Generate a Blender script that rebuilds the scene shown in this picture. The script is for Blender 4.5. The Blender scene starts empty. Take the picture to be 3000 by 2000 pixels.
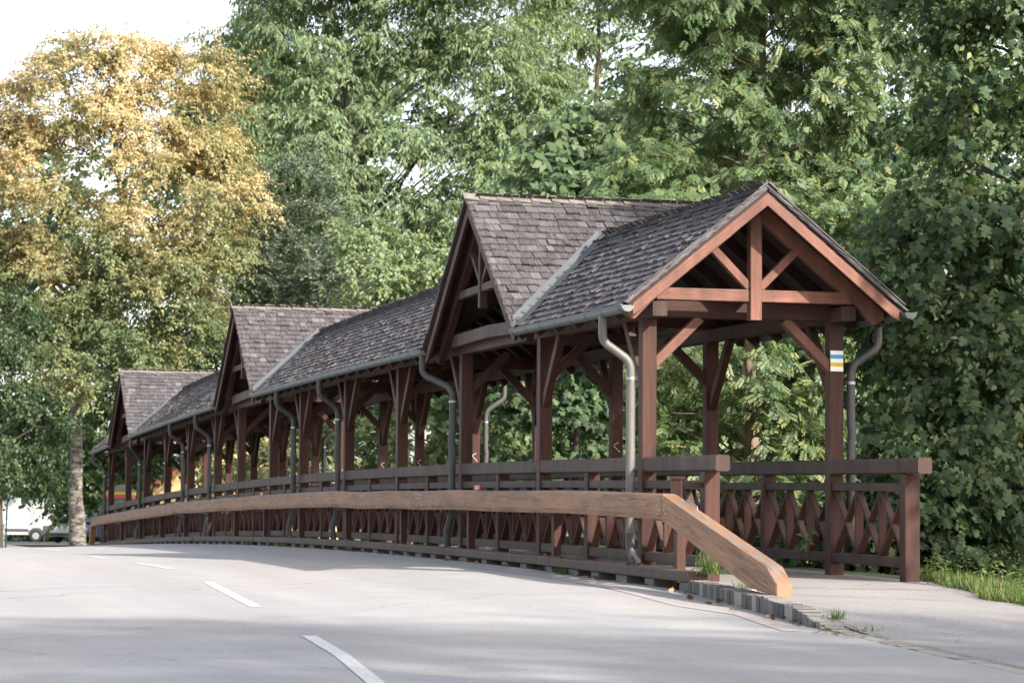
import bpy, math, random
import numpy as np
from mathutils import Vector, Matrix

random.seed(7)
RNG = np.random.default_rng(11)
SC = bpy.context.scene
COL = SC.collection

# ------------------------------------------------------------------ camera
FPX, YAW, PITCH, ROLL = 8573.811, 0.240013, 0.067477, 0.007285
CAM = np.array([-9.615803, -29.085285, 0.342293])
_c, _s = math.cos(YAW), math.sin(YAW)
FW = np.array([_s * math.cos(PITCH), _c * math.cos(PITCH), math.sin(PITCH)])
_rt = np.array([_c, -_s, 0.0]); _up = np.cross(_rt, FW)
RT = _rt * math.cos(ROLL) + _up * math.sin(ROLL)
UP = -_rt * math.sin(ROLL) + _up * math.cos(ROLL)
cam = bpy.data.cameras.new('camera')
cam.sensor_fit = 'HORIZONTAL'; cam.sensor_width = 36.0
cam.lens = FPX / 3000.0 * 36.0
cam.clip_start = 0.5; cam.clip_end = 2500
cam.dof.use_dof = True; cam.dof.focus_distance = 30.0; cam.dof.aperture_fstop = 6.3
camo = bpy.data.objects.new('camera', cam); COL.objects.link(camo)
M = Matrix(((RT[0], UP[0], -FW[0], CAM[0]), (RT[1], UP[1], -FW[1], CAM[1]), (RT[2], UP[2], -FW[2], CAM[2]), (0, 0, 0, 1)))
camo.matrix_world = M
SC.camera = camo

# ------------------------------------------------------------------ light
SUN_AZ, SUN_EL = math.radians(32.0), math.radians(30.0)     # azimuth east of the -y direction
TOSUN = Vector((math.sin(SUN_AZ) * math.cos(SUN_EL), -math.cos(SUN_AZ) * math.cos(SUN_EL), math.sin(SUN_EL)))
wd = bpy.data.worlds.new('World'); SC.world = wd; wd.use_nodes = True
wn = wd.node_tree.nodes; wl = wd.node_tree.links
bg = wn['Background']
sky = wn.new('ShaderNodeTexSky'); sky.sky_type = 'NISHITA'; sky.sun_disc = False
sky.sun_elevation = SUN_EL; sky.sun_rotation = math.atan2(TOSUN.x, TOSUN.y)
sky.air_density = 1.0; sky.dust_density = 2.5; sky.ozone_density = 1.0
# thin high cloud: the same sky, most of its blue washed out
bw = wn.new('ShaderNodeRGBToBW'); wl.new(sky.outputs[0], bw.inputs[0])
tw = wn.new('ShaderNodeMix'); tw.data_type = 'RGBA'; tw.blend_type = 'MULTIPLY'; tw.inputs[0].default_value = 1.0
wl.new(bw.outputs[0], tw.inputs[6]); tw.inputs[7].default_value = (1.06, 1.02, 1.0, 1)
hz = wn.new('ShaderNodeMix'); hz.data_type = 'RGBA'; hz.inputs[0].default_value = 0.58
wl.new(sky.outputs[0], hz.inputs[6]); wl.new(tw.outputs[2], hz.inputs[7])
wl.new(hz.outputs[2], bg.inputs['Color']); bg.inputs['Strength'].default_value = 0.15
sl = bpy.data.lights.new('sun', 'SUN'); sl.energy = 3.1; sl.angle = math.radians(0.9); sl.color = (1.0, 0.93, 0.82)
so = bpy.data.objects.new('sun', sl); COL.objects.link(so); so.location = (20, -40, 40)
so.rotation_euler = TOSUN.to_track_quat('Z', 'Y').to_euler()
SC.view_settings.view_transform = 'Standard'; SC.view_settings.look = 'None'
SC.view_settings.gamma = 1.0; SC.view_settings.exposure = 1.68
try: SC.view_settings.use_curve_mapping = False
except Exception: pass
SC.render.engine = 'CYCLES'
SC.cycles.max_bounces = 6; SC.cycles.diffuse_bounces = 3; SC.cycles.transmission_bounces = 4
SC.cycles.transparent_max_bounces = 4; SC.cycles.use_denoising = True

# ------------------------------------------------------------------ measuring helpers (photo pixel -> place)
def ray(px, py):
    d = FW * FPX + RT * (px - 1500.0) + UP * (1000.0 - py)
    return d
def at_depth(px, py, depth):
    return CAM + ray(px, py) / FPX * depth
def at_x(px, py, X):
    d = ray(px, py); return CAM + d * ((X - CAM[0]) / d[0])
def at_y(px, py, Y):
    d = ray(px, py); return CAM + d * ((Y - CAM[1]) / d[1])

# ------------------------------------------------------------------ object helpers
def tag(o, label=None, cat=None, group=None, kind=None):
    if label: o['label'] = label
    if cat: o['category'] = cat
    if group: o['group'] = group
    if kind: o['kind'] = kind
    return o
def empty(name, loc, label, cat, group=None):
    o = bpy.data.objects.new(name, None); COL.objects.link(o)
    o.location = loc; o.empty_display_size = 0.2
    return tag(o, label, cat, group)
def attach(o, par):
    if par is not None:
        o.parent = par
        if par.type == 'EMPTY':
            o.matrix_parent_inverse = Matrix.Translation(par.location).inverted()
    return o
def link(name, me, par=None, mat=None):
    o = bpy.data.objects.new(name, me); COL.objects.link(o)
    if mat is not None and not me.materials: me.materials.append(mat)
    return attach(o, par)
def struct(name, me, mat):
    o = link(name, me, None, mat); o['kind'] = 'structure'; return o

class MB:
    """collects verts / faces / uvs for one mesh"""
    def __init__(s): s.v = []; s.f = []; s.uv = []; s.r = []; s.sm = []
    def add(s, vs, fs, uvs=None, rnd=0.0, smooth=False):
        b = len(s.v); s.v += [tuple(map(float, p)) for p in vs]
        for i, f in enumerate(fs):
            s.f.append(tuple(b + k for k in f))
            s.uv.append(uvs[i] if uvs else [(vs[k][0], vs[k][1]) for k in f])
            s.r.append(rnd); s.sm.append(smooth)
        return s
    def mesh(s, name):
        me = bpy.data.meshes.new(name); me.from_pydata(s.v, [], s.f)
        ul = me.uv_layers.new(name='uv')
        flat = [c for f in s.uv for p in f for c in p]
        ul.data.foreach_set('uv', flat)
        a = me.attributes.new('rnd', 'FLOAT', 'FACE'); a.data.foreach_set('value', s.r)
        me.polygons.foreach_set('use_smooth', s.sm)
        me.update(); return me
    def build(s, name, mat, par=None):
        me = s.mesh(name); return link(name, me, par, mat)
    # chamfered timber between two points; w across, h along 'up'
    def beam(s, p0, p1, w, h, ch=0.008, up=(0, 0, 1)):
        p0 = np.array(p0, float); p1 = np.array(p1, float); d = p1 - p0; L = np.linalg.norm(d); d /= L
        up = np.array(up, float); sd = np.cross(d, up); sd /= np.linalg.norm(sd); u = np.cross(sd, d)
        a, b = w / 2, h / 2
        prof = [(-a + ch, -b), (a - ch, -b), (a, -b + ch), (a, b - ch), (a - ch, b), (-a + ch, b), (-a, b - ch), (-a, -b + ch)]
        off = random.random() * 50
        vs = [p0 + sd * x + u * y for x, y in prof] + [p1 + sd * x + u * y for x, y in prof]
        fs = []; uvs = []; per = off
        for i in range(8):
            j = (i + 1) % 8
            l = math.hypot(prof[j][0] - prof[i][0], prof[j][1] - prof[i][1])
            fs.append((i, j, 8 + j, 8 + i)); uvs.append([(per, off), (per + l, off), (per + l, off + L), (per, off + L)]); per += l
        fs.append(tuple(range(7, -1, -1))); uvs.append([(prof[k][0] + off, off + prof[k][1] * .1) for k in range(7, -1, -1)])
        fs.append(tuple(range(8, 16))); uvs.append([(prof[k][0] + off, off + prof[k][1] * .1) for k in range(8)])
        return s.add(vs, fs, uvs, random.random())
    def box(s, c, size, rz=0.0):
        x, y, z = [k / 2 for k in size]; cz, sz = math.cos(rz), math.sin(rz)
        vs = []
        for dx, dy, dz in ((-x, -y, -z), (x, -y, -z), (x, y, -z), (-x, y, -z), (-x, -y, z), (x, -y, z), (x, y, z), (-x, y, z)):
            vs.append((c[0] + dx * cz - dy * sz, c[1] + dx * sz + dy * cz, c[2] + dz))
        fs = [(3, 2, 1, 0), (4, 5, 6, 7), (0, 1, 5, 4), (1, 2, 6, 5), (2, 3, 7, 6), (3, 0, 4, 7)]
        return s.add(vs, fs, None, random.random())
    # polygon (list of 3-D points, planar) extruded by vector
    def prism(s, poly, ext, grain=None):
        poly = [np.array(p, float) for p in poly]; ext = np.array(ext, float); n = len(poly)
        off = random.random() * 50
        g = np.array(grain if grain is not None else poly[1] - poly[0], float); g /= np.linalg.norm(g)
        e = ext / np.linalg.norm(ext); q = np.cross(g, e)
        nrm = np.cross(poly[1] - poly[0], poly[2] - poly[0])
        if nrm @ ext < 0: poly = poly[::-1]          # wind so that the extrusion side faces out
        UVf = lambda p: (off + p @ q + p @ e, off + p @ g)
        vs = poly + [p + ext for p in poly]
        fs = [tuple(range(n - 1, -1, -1)), tuple(range(n, 2 * n))] + [(i, (i + 1) % n, n + (i + 1) % n, n + i) for i in range(n)]
        uvs = [[UVf(vs[k]) for k in f] for f in fs]
        return s.add(vs, fs, uvs, random.random())
    def tube(s, pts, rad, n=10, cap=True, smooth=True):
        pts = [np.array(p, float) for p in pts]; m = len(pts)
        if not hasattr(rad, '__len__'): rad = [rad] * m
        off = random.random() * 20; vs = []; ln = 0; lens = []
        prev = None
        for i, p in enumerate(pts):
            t = pts[min(i + 1, m - 1)] - pts[max(i - 1, 0)]; t = t / (np.linalg.norm(t) + 1e-9)
            if prev is None:
                a = np.array((0, 0, 1.0)) if abs(t[2]) < .9 else np.array((1.0, 0, 0))
                x = np.cross(t, a)
            else: x = prev - t * (prev @ t)
            x /= np.linalg.norm(x); prev = x; y = np.cross(t, x)
            if i: ln += np.linalg.norm(p - pts[i - 1])
            lens.append(ln)
            for k in range(n):
                an = 2 * math.pi * k / n
                vs.append(p + rad[i] * (x * math.cos(an) + y * math.sin(an)))
        fs = []; uvs = []
        for i in range(m - 1):
            for k in range(n):
                k2 = (k + 1) % n
                fs.append((i * n + k, i * n + k2, (i + 1) * n + k2, (i + 1) * n + k))
                c = 2 * math.pi * rad[0] / n
                uvs.append([(off + k * c, lens[i]), (off + (k + 1) * c, lens[i]), (off + (k + 1) * c, lens[i + 1]), (off + k * c, lens[i + 1])])
        s.add(vs, fs, uvs, random.random(), smooth)
        if cap:
            s.add(vs[:n], [tuple(range(n - 1, -1, -1))], None, 0.5)
            s.add(vs[-n:], [tuple(range(n))], None, 0.5)
        return s

# ------------------------------------------------------------------ materials
def newmat(name):
    m = bpy.data.materials.new(name); m.use_nodes = True
    nt = m.node_tree; b = nt.nodes['Principled BSDF']
    return m, nt, b
def N(nt, t, **kw):
    n = nt.nodes.new(t)
    for k, v in kw.items():
        if k in n.inputs: n.inputs[k].default_value = v
        else: setattr(n, k, v)
    return n
def ramp(nt, fac, stops, interp='LINEAR'):
    r = nt.nodes.new('ShaderNodeValToRGB'); r.color_ramp.interpolation = interp
    while len(r.color_ramp.elements) < len(stops): r.color_ramp.elements.new(0.5)
    for e, (p, c) in zip(r.color_ramp.elements, stops):
        e.position = p; e.color = (*c, 1) if len(c) == 3 else c
    nt.links.new(fac, r.inputs[0]); return r.outputs[0]
def mix(nt, fac, a, b, mode='MIX'):
    m = nt.nodes.new('ShaderNodeMix'); m.data_type = 'RGBA'; m.blend_type = mode
    for k, v in ((0, fac), (6, a), (7, b)):
        if hasattr(v, 'links'): nt.links.new(v, m.inputs[k])
        elif k == 0: m.inputs[0].default_value = v
        else: m.inputs[k].default_value = (*v, 1)
    return m.outputs[2]
def math_(nt, op, a, b=0.0, clamp=False):
    m = nt.nodes.new('ShaderNodeMath'); m.operation = op; m.use_clamp = clamp
    for k, v in ((0, a), (1, b)):
        if hasattr(v, 'links'): nt.links.new(v, m.inputs[k])
        else: m.inputs[k].default_value = v
    return m.outputs[0]
def mapping(nt, vec, scale, rot=(0, 0, 0)):
    m = nt.nodes.new('ShaderNodeMapping'); m.inputs['Scale'].default_value = scale; m.inputs['Rotation'].default_value = rot
    nt.links.new(vec, m.inputs[0]); return m.outputs[0]
def noise(nt, vec, scale, detail=3, rough=.55, dist=0.0):
    n = nt.nodes.new('ShaderNodeTexNoise'); n.inputs['Scale'].default_value = scale; n.inputs['Detail'].default_value = detail
    n.inputs['Roughness'].default_value = rough; n.inputs['Distortion'].default_value = dist
    nt.links.new(vec, n.inputs['Vector']); return n.outputs[0]
def bump(nt, b, h, strength, dist):
    n = nt.nodes.new('ShaderNodeBump'); n.inputs['Strength'].default_value = strength; n.inputs['Distance'].default_value = dist
    nt.links.new(h, n.inputs['Height']); nt.links.new(n.outputs[0], b.inputs['Normal'])
def rndval(nt):
    """a number per piece: face attribute of a joined mesh plus the object's own random"""
    a = nt.nodes.new('ShaderNodeAttribute'); a.attribute_name = 'rnd'
    o = nt.nodes.new('ShaderNodeObjectInfo')
    s = math_(nt, 'ADD', a.outputs['Fac'], o.outputs['Random'])
    return math_(nt, 'FRACT', s)

def wood(name, dark, light, grey, weather_side=0.75, weather_all=0.15, rough=.7, crack=.35):
    m, nt, b = newmat(name); L = nt.links
    uv = nt.nodes.new('ShaderNodeUVMap').outputs[0]
    tc = nt.nodes.new('ShaderNodeTexCoord').outputs['Object']
    g1 = noise(nt, mapping(nt, uv, (38, 1.6, 1)), 1.0, 5, .6, .6)
    g2 = noise(nt, mapping(nt, uv, (140, 5, 1)), 1.0, 2, .5)
    g = math_(nt, 'ADD', math_(nt, 'MULTIPLY', g1, .7), math_(nt, 'MULTIPLY', g2, .3))
    r = rndval(nt)
    c = ramp(nt, g, [(.32, dark), (.62, light)])
    c = mix(nt, math_(nt, 'MULTIPLY', r, .35), c, tuple(k * .62 for k in dark))
    # wear: the rain side (towards the road) and the tops have gone grey
    ge = nt.nodes.new('ShaderNodeNewGeometry'); sx = nt.nodes.new('ShaderNodeSeparateXYZ'); L.new(ge.outputs['Normal'], sx.inputs[0])
    side = math_(nt, 'MULTIPLY', math_(nt, 'GREATER_THAN', math_(nt, 'MULTIPLY', sx.outputs[0], -1.0), .6), weather_side)
    top = math_(nt, 'MULTIPLY', math_(nt, 'GREATER_THAN', sx.outputs[2], .6), .8)
    w = math_(nt, 'ADD', math_(nt, 'MAXIMUM', side, top), weather_all)
    pat = ramp(nt, noise(nt, tc, 2.2, 4, .6), [(.3, (.25, .25, .25)), (.7, (1, 1, 1))])
    w = math_(nt, 'MULTIPLY', w, pat, True)
    gc = mix(nt, g, tuple(k * .7 for k in grey), tuple(k * 1.2 for k in grey))
    c = mix(nt, w, c, gc)
    # drying checks along the grain, knots
    ck = noise(nt, mapping(nt, uv, (22, .45, 1)), 1.0, 4, .65, 1.2)
    cm = ramp(nt, ck, [(.485, (0, 0, 0)), (.5, (1, 1, 1)), (.515, (0, 0, 0))])
    gate = ramp(nt, noise(nt, mapping(nt, uv, (3, .5, 1)), 1.0, 2), [(.5, (0, 0, 0)), (.62, (1, 1, 1))])
    cm = mix(nt, 1.0, cm, gate, 'MULTIPLY')
    c = mix(nt, math_(nt, 'MULTIPLY', cm, crack), c, (.02, .014, .012))
    st = ramp(nt, noise(nt, mapping(nt, tc, (5, 5, .7)), 1.0, 4, .6), [(.36, (.55, .55, .55)), (.66, (1.18, 1.16, 1.14))])
    c = mix(nt, .7, c, st, 'MULTIPLY')
    L.new(c, b.inputs['Base Color']); b.inputs['Roughness'].default_value = rough
    b.inputs['Specular IOR Level'].default_value = .35
    h = math_(nt, 'SUBTRACT', g, math_(nt, 'MULTIPLY', cm, .8))
    bump(nt, b, h, .35, .006)
    return m

M_RED = wood('stained_timber', (.032, .0100, .0074), (.080, .0265, .0180), (.105, .073, .060), .7, .06)
M_TRUSS = wood('gable_timber', (.115, .042, .029), (.225, .092, .062), (.21, .138, .108), .5, .08, .6, .35)
M_RAIL = wood('rail_timber', (.034, .0145, .0118), (.072, .034, .027), (.094, .067, .057), .85, .25)
M_GUARD = None
M_DARKWOOD = wood('roof_boards', (.022, .011, .009), (.050, .024, .018), (.05, .035, .03), .2, .05)

def guard_mat():
    m, nt, b = newmat('guard_timber'); L = nt.links
    uv = nt.nodes.new('ShaderNodeUVMap').outputs[0]
    tc = nt.nodes.new('ShaderNodeTexCoord').outputs['Object']
    g = noise(nt, mapping(nt, uv, (30, 1.3, 1)), 1.0, 5, .6, .5)
    c = ramp(nt, g, [(.3, (.20, .095, .045)), (.68, (.335, .170, .082))])
    blot = ramp(nt, noise(nt, mapping(nt, uv, (8, 1.2, 1)), 1.0, 4, .6), [(.35, (.66, .62, .6)), (.62, (1.08, 1.05, 1.0))])
    c = mix(nt, .8, c, blot, 'MULTIPLY')
    # blocks of darker weathered grain
    vb = nt.nodes.new('ShaderNodeTexVoronoi'); L.new(mapping(nt, uv, (16, 3.2, 1)), vb.inputs['Vector']); vb.inputs['Scale'].default_value = 1
    vr = ramp(nt, vb.outputs['Color'], [(.12, (.55, .5, .46)), (.22, (1, 1, 1))])
    c = mix(nt, .55, c, vr, 'MULTIPLY')
    pt = ramp(nt, noise(nt, mapping(nt, uv, (11, 1.6, 1)), 1.0, 6, .72, .8), [(.60, (0, 0, 0)), (.66, (1, 1, 1))])
    c = mix(nt, math_(nt, 'MULTIPLY', pt, .6), c, (.085, .06, .045))
    # flaking on the top edge and long checks
    ge = nt.nodes.new('ShaderNodeNewGeometry'); sx = nt.nodes.new('ShaderNodeSeparateXYZ'); L.new(ge.outputs['Normal'], sx.inputs[0])
    top = math_(nt, 'GREATER_THAN', sx.outputs[2], .3)
    fl = ramp(nt, noise(nt, mapping(nt, tc, (14, 3, 14)), 1.0, 5, .7), [(.46, (0, 0, 0)), (.54, (1, 1, 1))])
    c = mix(nt, math_(nt, 'MULTIPLY', math_(nt, 'MULTIPLY', top, fl), .8), c, (.16, .15, .145))
    ck = noise(nt, mapping(nt, uv, (13, .32, 1)), 1.0, 5, .7, 1.5)
    cm = ramp(nt, ck, [(.478, (0, 0, 0)), (.5, (1, 1, 1)), (.51, (0, 0, 0))])
    gate = ramp(nt, noise(nt, mapping(nt, uv, (3, .35, 1)), 1.0, 3), [(.44, (0, 0, 0)), (.54, (1, 1, 1))])
    cm = mix(nt, 1.0, cm, gate, 'MULTIPLY')
    c = mix(nt, math_(nt, 'MULTIPLY', cm, .95), c, (.03, .022, .02))
    L.new(c, b.inputs['Base Color']); b.inputs['Roughness'].default_value = .62
    bump(nt, b, math_(nt, 'SUBTRACT', g, cm), .4, .008)
    return m
M_GUARD = guard_mat()

def shingle_mat():
    m, nt, b = newmat('shingle_wood'); L = nt.links
    uv = nt.nodes.new('ShaderNodeUVMap').outputs[0]
    r = rndval(nt)
    cx = nt.nodes.new('ShaderNodeCombineXYZ'); L.new(math_(nt, 'MULTIPLY', r, 37.0), cx.inputs[0]); L.new(math_(nt, 'MULTIPLY', r, 11.0), cx.inputs[1])
    va = nt.nodes.new('ShaderNodeVectorMath'); L.new(uv, va.inputs[0]); L.new(cx.outputs[0], va.inputs[1])
    g = noise(nt, mapping(nt, va.outputs[0], (95, 5.5, 1)), 1.0, 4, .65, .3)
    big = noise(nt, mapping(nt, va.outputs[0], (22, 4, 1)), 1.0, 3, .6)
    base = ramp(nt, r, [(0, (.032, .028, .030)), (.35, (.053, .047, .051)), (.7, (.078, .070, .076)), (.92, (.113, .104, .110)), (1, (.195, .183, .188))])
    c = mix(nt, ramp(nt, g, [(.35, (0, 0, 0)), (.7, (1, 1, 1))]), mix(nt, .6, base, (.03, .023, .022)), mix(nt, .35, base, (.21, .20, .22)))
    c = mix(nt, ramp(nt, big, [(.55, (0, 0, 0)), (.75, (.55, .55, .55))]), c, (.20, .19, .205))
    L.new(c, b.inputs['Base Color']); b.inputs['Roughness'].default_value = .75; b.inputs['Specular IOR Level'].default_value = .3
    bump(nt, b, g, .5, .006)
    return m
M_SHINGLE = shingle_mat()
M_RIDGE = wood('ridge_wood', (.10, .085, .07), (.20, .175, .15), (.20, .185, .17), .3, .3, .8, .3)

def metal(name, col, rough=.5, metallic=.6, var=.25):
    m, nt, b = newmat(name)
    tc = nt.nodes.new('ShaderNodeTexCoord').outputs['Object']
    n = noise(nt, mapping(nt, tc, (6, 6, 2)), 1.0, 4, .6)
    c = mix(nt, n, tuple(k * (1 - var) for k in col), tuple(k * (1 + var) for k in col))
    nt.links.new(c, b.inputs['Base Color']); b.inputs['Roughness'].default_value = rough; b.inputs['Metallic'].default_value = metallic
    return m
M_ZINC = metal('zinc_gutter', (.125, .145, .138), .5, .2)
M_PIPE = metal('downpipe_grey', (.058, .056, .056), .55, .1)
M_PIPEL = metal('downpipe_pale', (.125, .122, .112), .5, .1)
M_FLASH = metal('valley_zinc', (.07, .078, .088), .7, .0)
M_STEEL = metal('steel', (.35, .35, .36), .4, .8)
M_BOLT = metal('bolt_head', (.45, .36, .27), .45, .5)

def plain(name, col, rough=.6, var=.12, scale=4.0, **kw):
    m, nt, b = newmat(name)
    tc = nt.nodes.new('ShaderNodeTexCoord').outputs['Object']
    n = noise(nt, tc, scale, 4, .6)
    c = mix(nt, n, tuple(k * (1 - var) for k in col), tuple(min(1, k * (1 + var)) for k in col))
    nt.links.new(c, b.inputs['Base Color']); b.inputs['Roughness'].default_value = rough
    for k, v in kw.items(): b.inputs[k.replace('_', ' ')].default_value = v
    return m

def asphalt(name, col, warm, speck=.5, stain=True):
    m, nt, b = newmat(name); L = nt.links
    tc = nt.nodes.new('ShaderNodeTexCoord').outputs['Object']
    big = noise(nt, mapping(nt, tc, (.25, .09, 1)), 1.0, 4, .6)
    c = mix(nt, ramp(nt, big, [(.35, (0, 0, 0)), (.65, (1, 1, 1))]), col, warm)
    mid = noise(nt, tc, 1.7, 5, .65)
    c = mix(nt, .6, c, ramp(nt, mid, [(.3, (.84, .84, .85)), (.7, (1.06, 1.05, 1.04))]), 'MULTIPLY')
    wr = ramp(nt, noise(nt, mapping(nt, tc, (.9, .05, 1)), 1.0, 3, .5), [(.34, (.86, .86, .87)), (.6, (1.04, 1.04, 1.04))])     # wheel-worn lanes
    c = mix(nt, .8, c, wr, 'MULTIPLY')
    oil = ramp(nt, noise(nt, mapping(nt, tc, (2.3, 1.1, 1)), 1.0, 5, .7), [(.66, (1, 1, 1)), (.76, (.72, .71, .71))])
    c = mix(nt, .7, c, oil, 'MULTIPLY')
    sp = noise(nt, tc, 48.0, 3, .75)
    c = mix(nt, speck, c, ramp(nt, sp, [(.32, (.55, .55, .56)), (.5, (1, 1, 1)), (.68, (1.4, 1.39, 1.37))]), 'MULTIPLY')
    ln = nt.nodes.new('ShaderNodeTexVoronoi'); ln.feature = 'DISTANCE_TO_EDGE'; ln.inputs['Scale'].default_value = .16
    ds = nt.nodes.new('ShaderNodeVectorMath'); ds.operation = 'ADD'
    nn = nt.nodes.new('ShaderNodeTexNoise'); nn.inputs['Scale'].default_value = .6; nn.inputs['Detail'].default_value = 5
    L.new(tc, nn.inputs['Vector']); L.new(tc, ds.inputs[0]); L.new(nn.outputs['Color'], ds.inputs[1]); L.new(ds.outputs[0], ln.inputs['Vector'])
    ck = ramp(nt, ln.outputs['Distance'], [(0, (.62, .6, .6)), (.0022, (1, 1, 1))])
    c = mix(nt, .7, c, ck, 'MULTIPLY')
    L.new(c, b.inputs['Base Color']); b.inputs['Roughness'].default_value = .85; b.inputs['Specular IOR Level'].default_value = .3
    bump(nt, b, sp, .4, .004)
    return m
M_ROAD = asphalt('road_asphalt', (.285, .285, .292), (.315, .298, .285))
M_WALK = asphalt('walk_asphalt', (.235, .23, .235), (.26, .245, .235), .85)
M_CONC = asphalt('deck_concrete', (.235, .215, .195), (.26, .235, .21), .3)
def paint_mat():
    m, nt, b = newmat('road_paint')
    tc = nt.nodes.new('ShaderNodeTexCoord').outputs['Object']
    n = noise(nt, tc, 30, 4, .7)
    c = ramp(nt, n, [(.38, (.30, .30, .30)), (.5, (.46, .46, .455)), (.7, (.54, .54, .535))])
    nt.links.new(c, b.inputs['Base Color']); b.inputs['Roughness'].default_value = .7
    return m
M_PAINT = paint_mat()
M_PINK = plain('faded_red_paint', (.31, .275, .268), .85, .10, 9)
M_TAR = plain('joint_tar', (.13, .12, .115), .9, .4, 6)

def stone_mat():
    m, nt, b = newmat('granite')
    tc = nt.nodes.new('ShaderNodeTexCoord').outputs['Object']
    r = rndval(nt)
    c = ramp(nt, r, [(0, (.055, .048, .048)), (.3, (.085, .077, .075)), (.65, (.115, .10, .095)), (1, (.18, .175, .168))])
    n = noise(nt, tc, 28, 5, .7); n2 = noise(nt, tc, 120, 2, .6)
    c = mix(nt, .8, c, ramp(nt, n, [(.3, (.6, .6, .6)), (.7, (1.3, 1.28, 1.25))]), 'MULTIPLY')
    c = mix(nt, .4, c, ramp(nt, n2, [(.35, (.6, .6, .6)), (.65, (1.3, 1.3, 1.3))]), 'MULTIPLY')
    ge = nt.nodes.new('ShaderNodeNewGeometry'); sx = nt.nodes.new('ShaderNodeSeparateXYZ'); nt.links.new(ge.outputs['True Normal'], sx.inputs[0])
    c = mix(nt, math_(nt, 'MULTIPLY', math_(nt, 'GREATER_THAN', sx.outputs[2], .75), .72), c, (.27, .255, .235))     # road dust lying on top
    nt.links.new(c, b.inputs['Base Color']); b.inputs['Roughness'].default_value = .8
    bump(nt, b, n, .8, .012); return m
M_STONE = stone_mat()
M_MORTAR = plain('mortar', (.27, .25, .22), .9, .2, 25)

def leaf_mat(name, stops, trans=.35, rough=.48, spec=.4):
    """stops: colour ramp over the leaf's own tint number"""
    m, nt, b = newmat(name); L = nt.links
    a = nt.nodes.new('ShaderNodeAttribute'); a.attribute_name = 'tint'
    o = nt.nodes.new('ShaderNodeObjectInfo')
    c = ramp(nt, a.outputs['Fac'], stops)
    L.new(c, b.inputs['Base Color']); b.inputs['Roughness'].default_value = rough; b.inputs['Specular IOR Level'].default_value = spec
    t = nt.nodes.new('ShaderNodeBsdfTranslucent')
    tcol = mix(nt, 1.0, c, (1.25, 1.2, .55), 'MULTIPLY'); L.new(tcol, t.inputs[0])
    ms = nt.nodes.new('ShaderNodeMixShader'); ms.inputs[0].default_value = trans
    out = nt.nodes['Material Output']
    L.new(b.outputs[0], ms.inputs[1]); L.new(t.outputs[0], ms.inputs[2]); L.new(ms.outputs[0], out.inputs['Surface'])
    return m
LM_GOLD = leaf_mat('golden_leaves', [(0, (.095, .135, .062)), (.3, (.185, .205, .092)), (.5, (.255, .230, .110)), (.8, (.37, .295, .155)), (1, (.49, .395, .225))], .40)
LM_LOCUST = leaf_mat('locust_leaves', [(0, (.090, .145, .085)), (.5, (.150, .218, .118)), (.85, (.205, .268, .140)), (1, (.28, .28, .11))], .45)
LM_ASH = leaf_mat('ash_leaves', [(0, (.062, .110, .056)), (.5, (.118, .178, .082)), (.88, (.180, .235, .108)), (1, (.28, .29, .12))], .44)
LM_MAPLE = leaf_mat('maple_leaves', [(0, (.030, .060, .030)), (.5, (.064, .108, .050)), (.88, (.110, .156, .068)), (.97, (.18, .21, .09)), (1, (.22, .19, .09))], .36, .5, .28)
LM_DARK = leaf_mat('dark_leaves', [(0, (.014, .034, .012)), (.6, (.035, .068, .02)), (1, (.085, .12, .035))], .35)
LM_GREY = leaf_mat('grey_leaves', [(0, (.055, .08, .058)), (.6, (.095, .125, .09)), (.9, (.13, .16, .115)), (1, (.24, .22, .06))], .25)
LM_WOOD = leaf_mat('woodland_leaves', [(0, (.065, .110, .058)), (.6, (.112, .168, .082)), (1, (.17, .22, .10))], .45)
LM_GRASS = leaf_mat('grass_blades', [(0, (.045, .095, .022)), (.5, (.085, .15, .035)), (.8, (.14, .19, .055)), (1, (.36, .30, .14))], .35)

def bark_mat(name, a_, b_, birch=False):
    m, nt, b = newmat(name)
    tc = nt.nodes.new('ShaderNodeTexCoord').outputs['Object']
    if birch:
        n = noise(nt, mapping(nt, tc, (3, 3, 9)), 1.0, 5, .7)
        c = ramp(nt, n, [(.40, (.028, .024, .022)), (.47, (.085, .074, .064)), (.56, (.155, .138, .12)), (.7, (.30, .28, .255))])
    else:
        n = noise(nt, mapping(nt, tc, (7, 7, 1.5)), 1.0, 5, .7)
        c = ramp(nt, n, [(.3, a_), (.7, b_)])
    nt.links.new(c, b.inputs['Base Color']); b.inputs['Roughness'].default_value = .9
    bump(nt, b, n, .8, .03); return m
M_BARK = bark_mat('bark', (.028, .022, .018), (.10, .075, .055))
M_BIRCH = bark_mat('mottled_bark', None, None, True)
M_TWIG = bark_mat('pale_twig', (.09, .065, .045), (.20, .15, .10))

def soil_mat():
    m, nt, b = newmat('ground_soil')
    tc = nt.nodes.new('ShaderNodeTexCoord').outputs['Object']
    n = noise(nt, tc, .7, 5, .65); n2 = noise(nt, tc, 9, 4, .7)
    c = ramp(nt, n, [(.35, (.035, .05, .015)), (.55, (.055, .075, .022)), (.7, (.07, .055, .035))])
    c = mix(nt, .7, c, ramp(nt, n2, [(.3, (.55, .55, .55)), (.7, (1.3, 1.3, 1.3))]), 'MULTIPLY')
    nt.links.new(c, b.inputs['Base Color']); b.inputs['Roughness'].default_value = .95
    bump(nt, b, n2, .6, .05); return m
M_SOIL = soil_mat()

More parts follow.
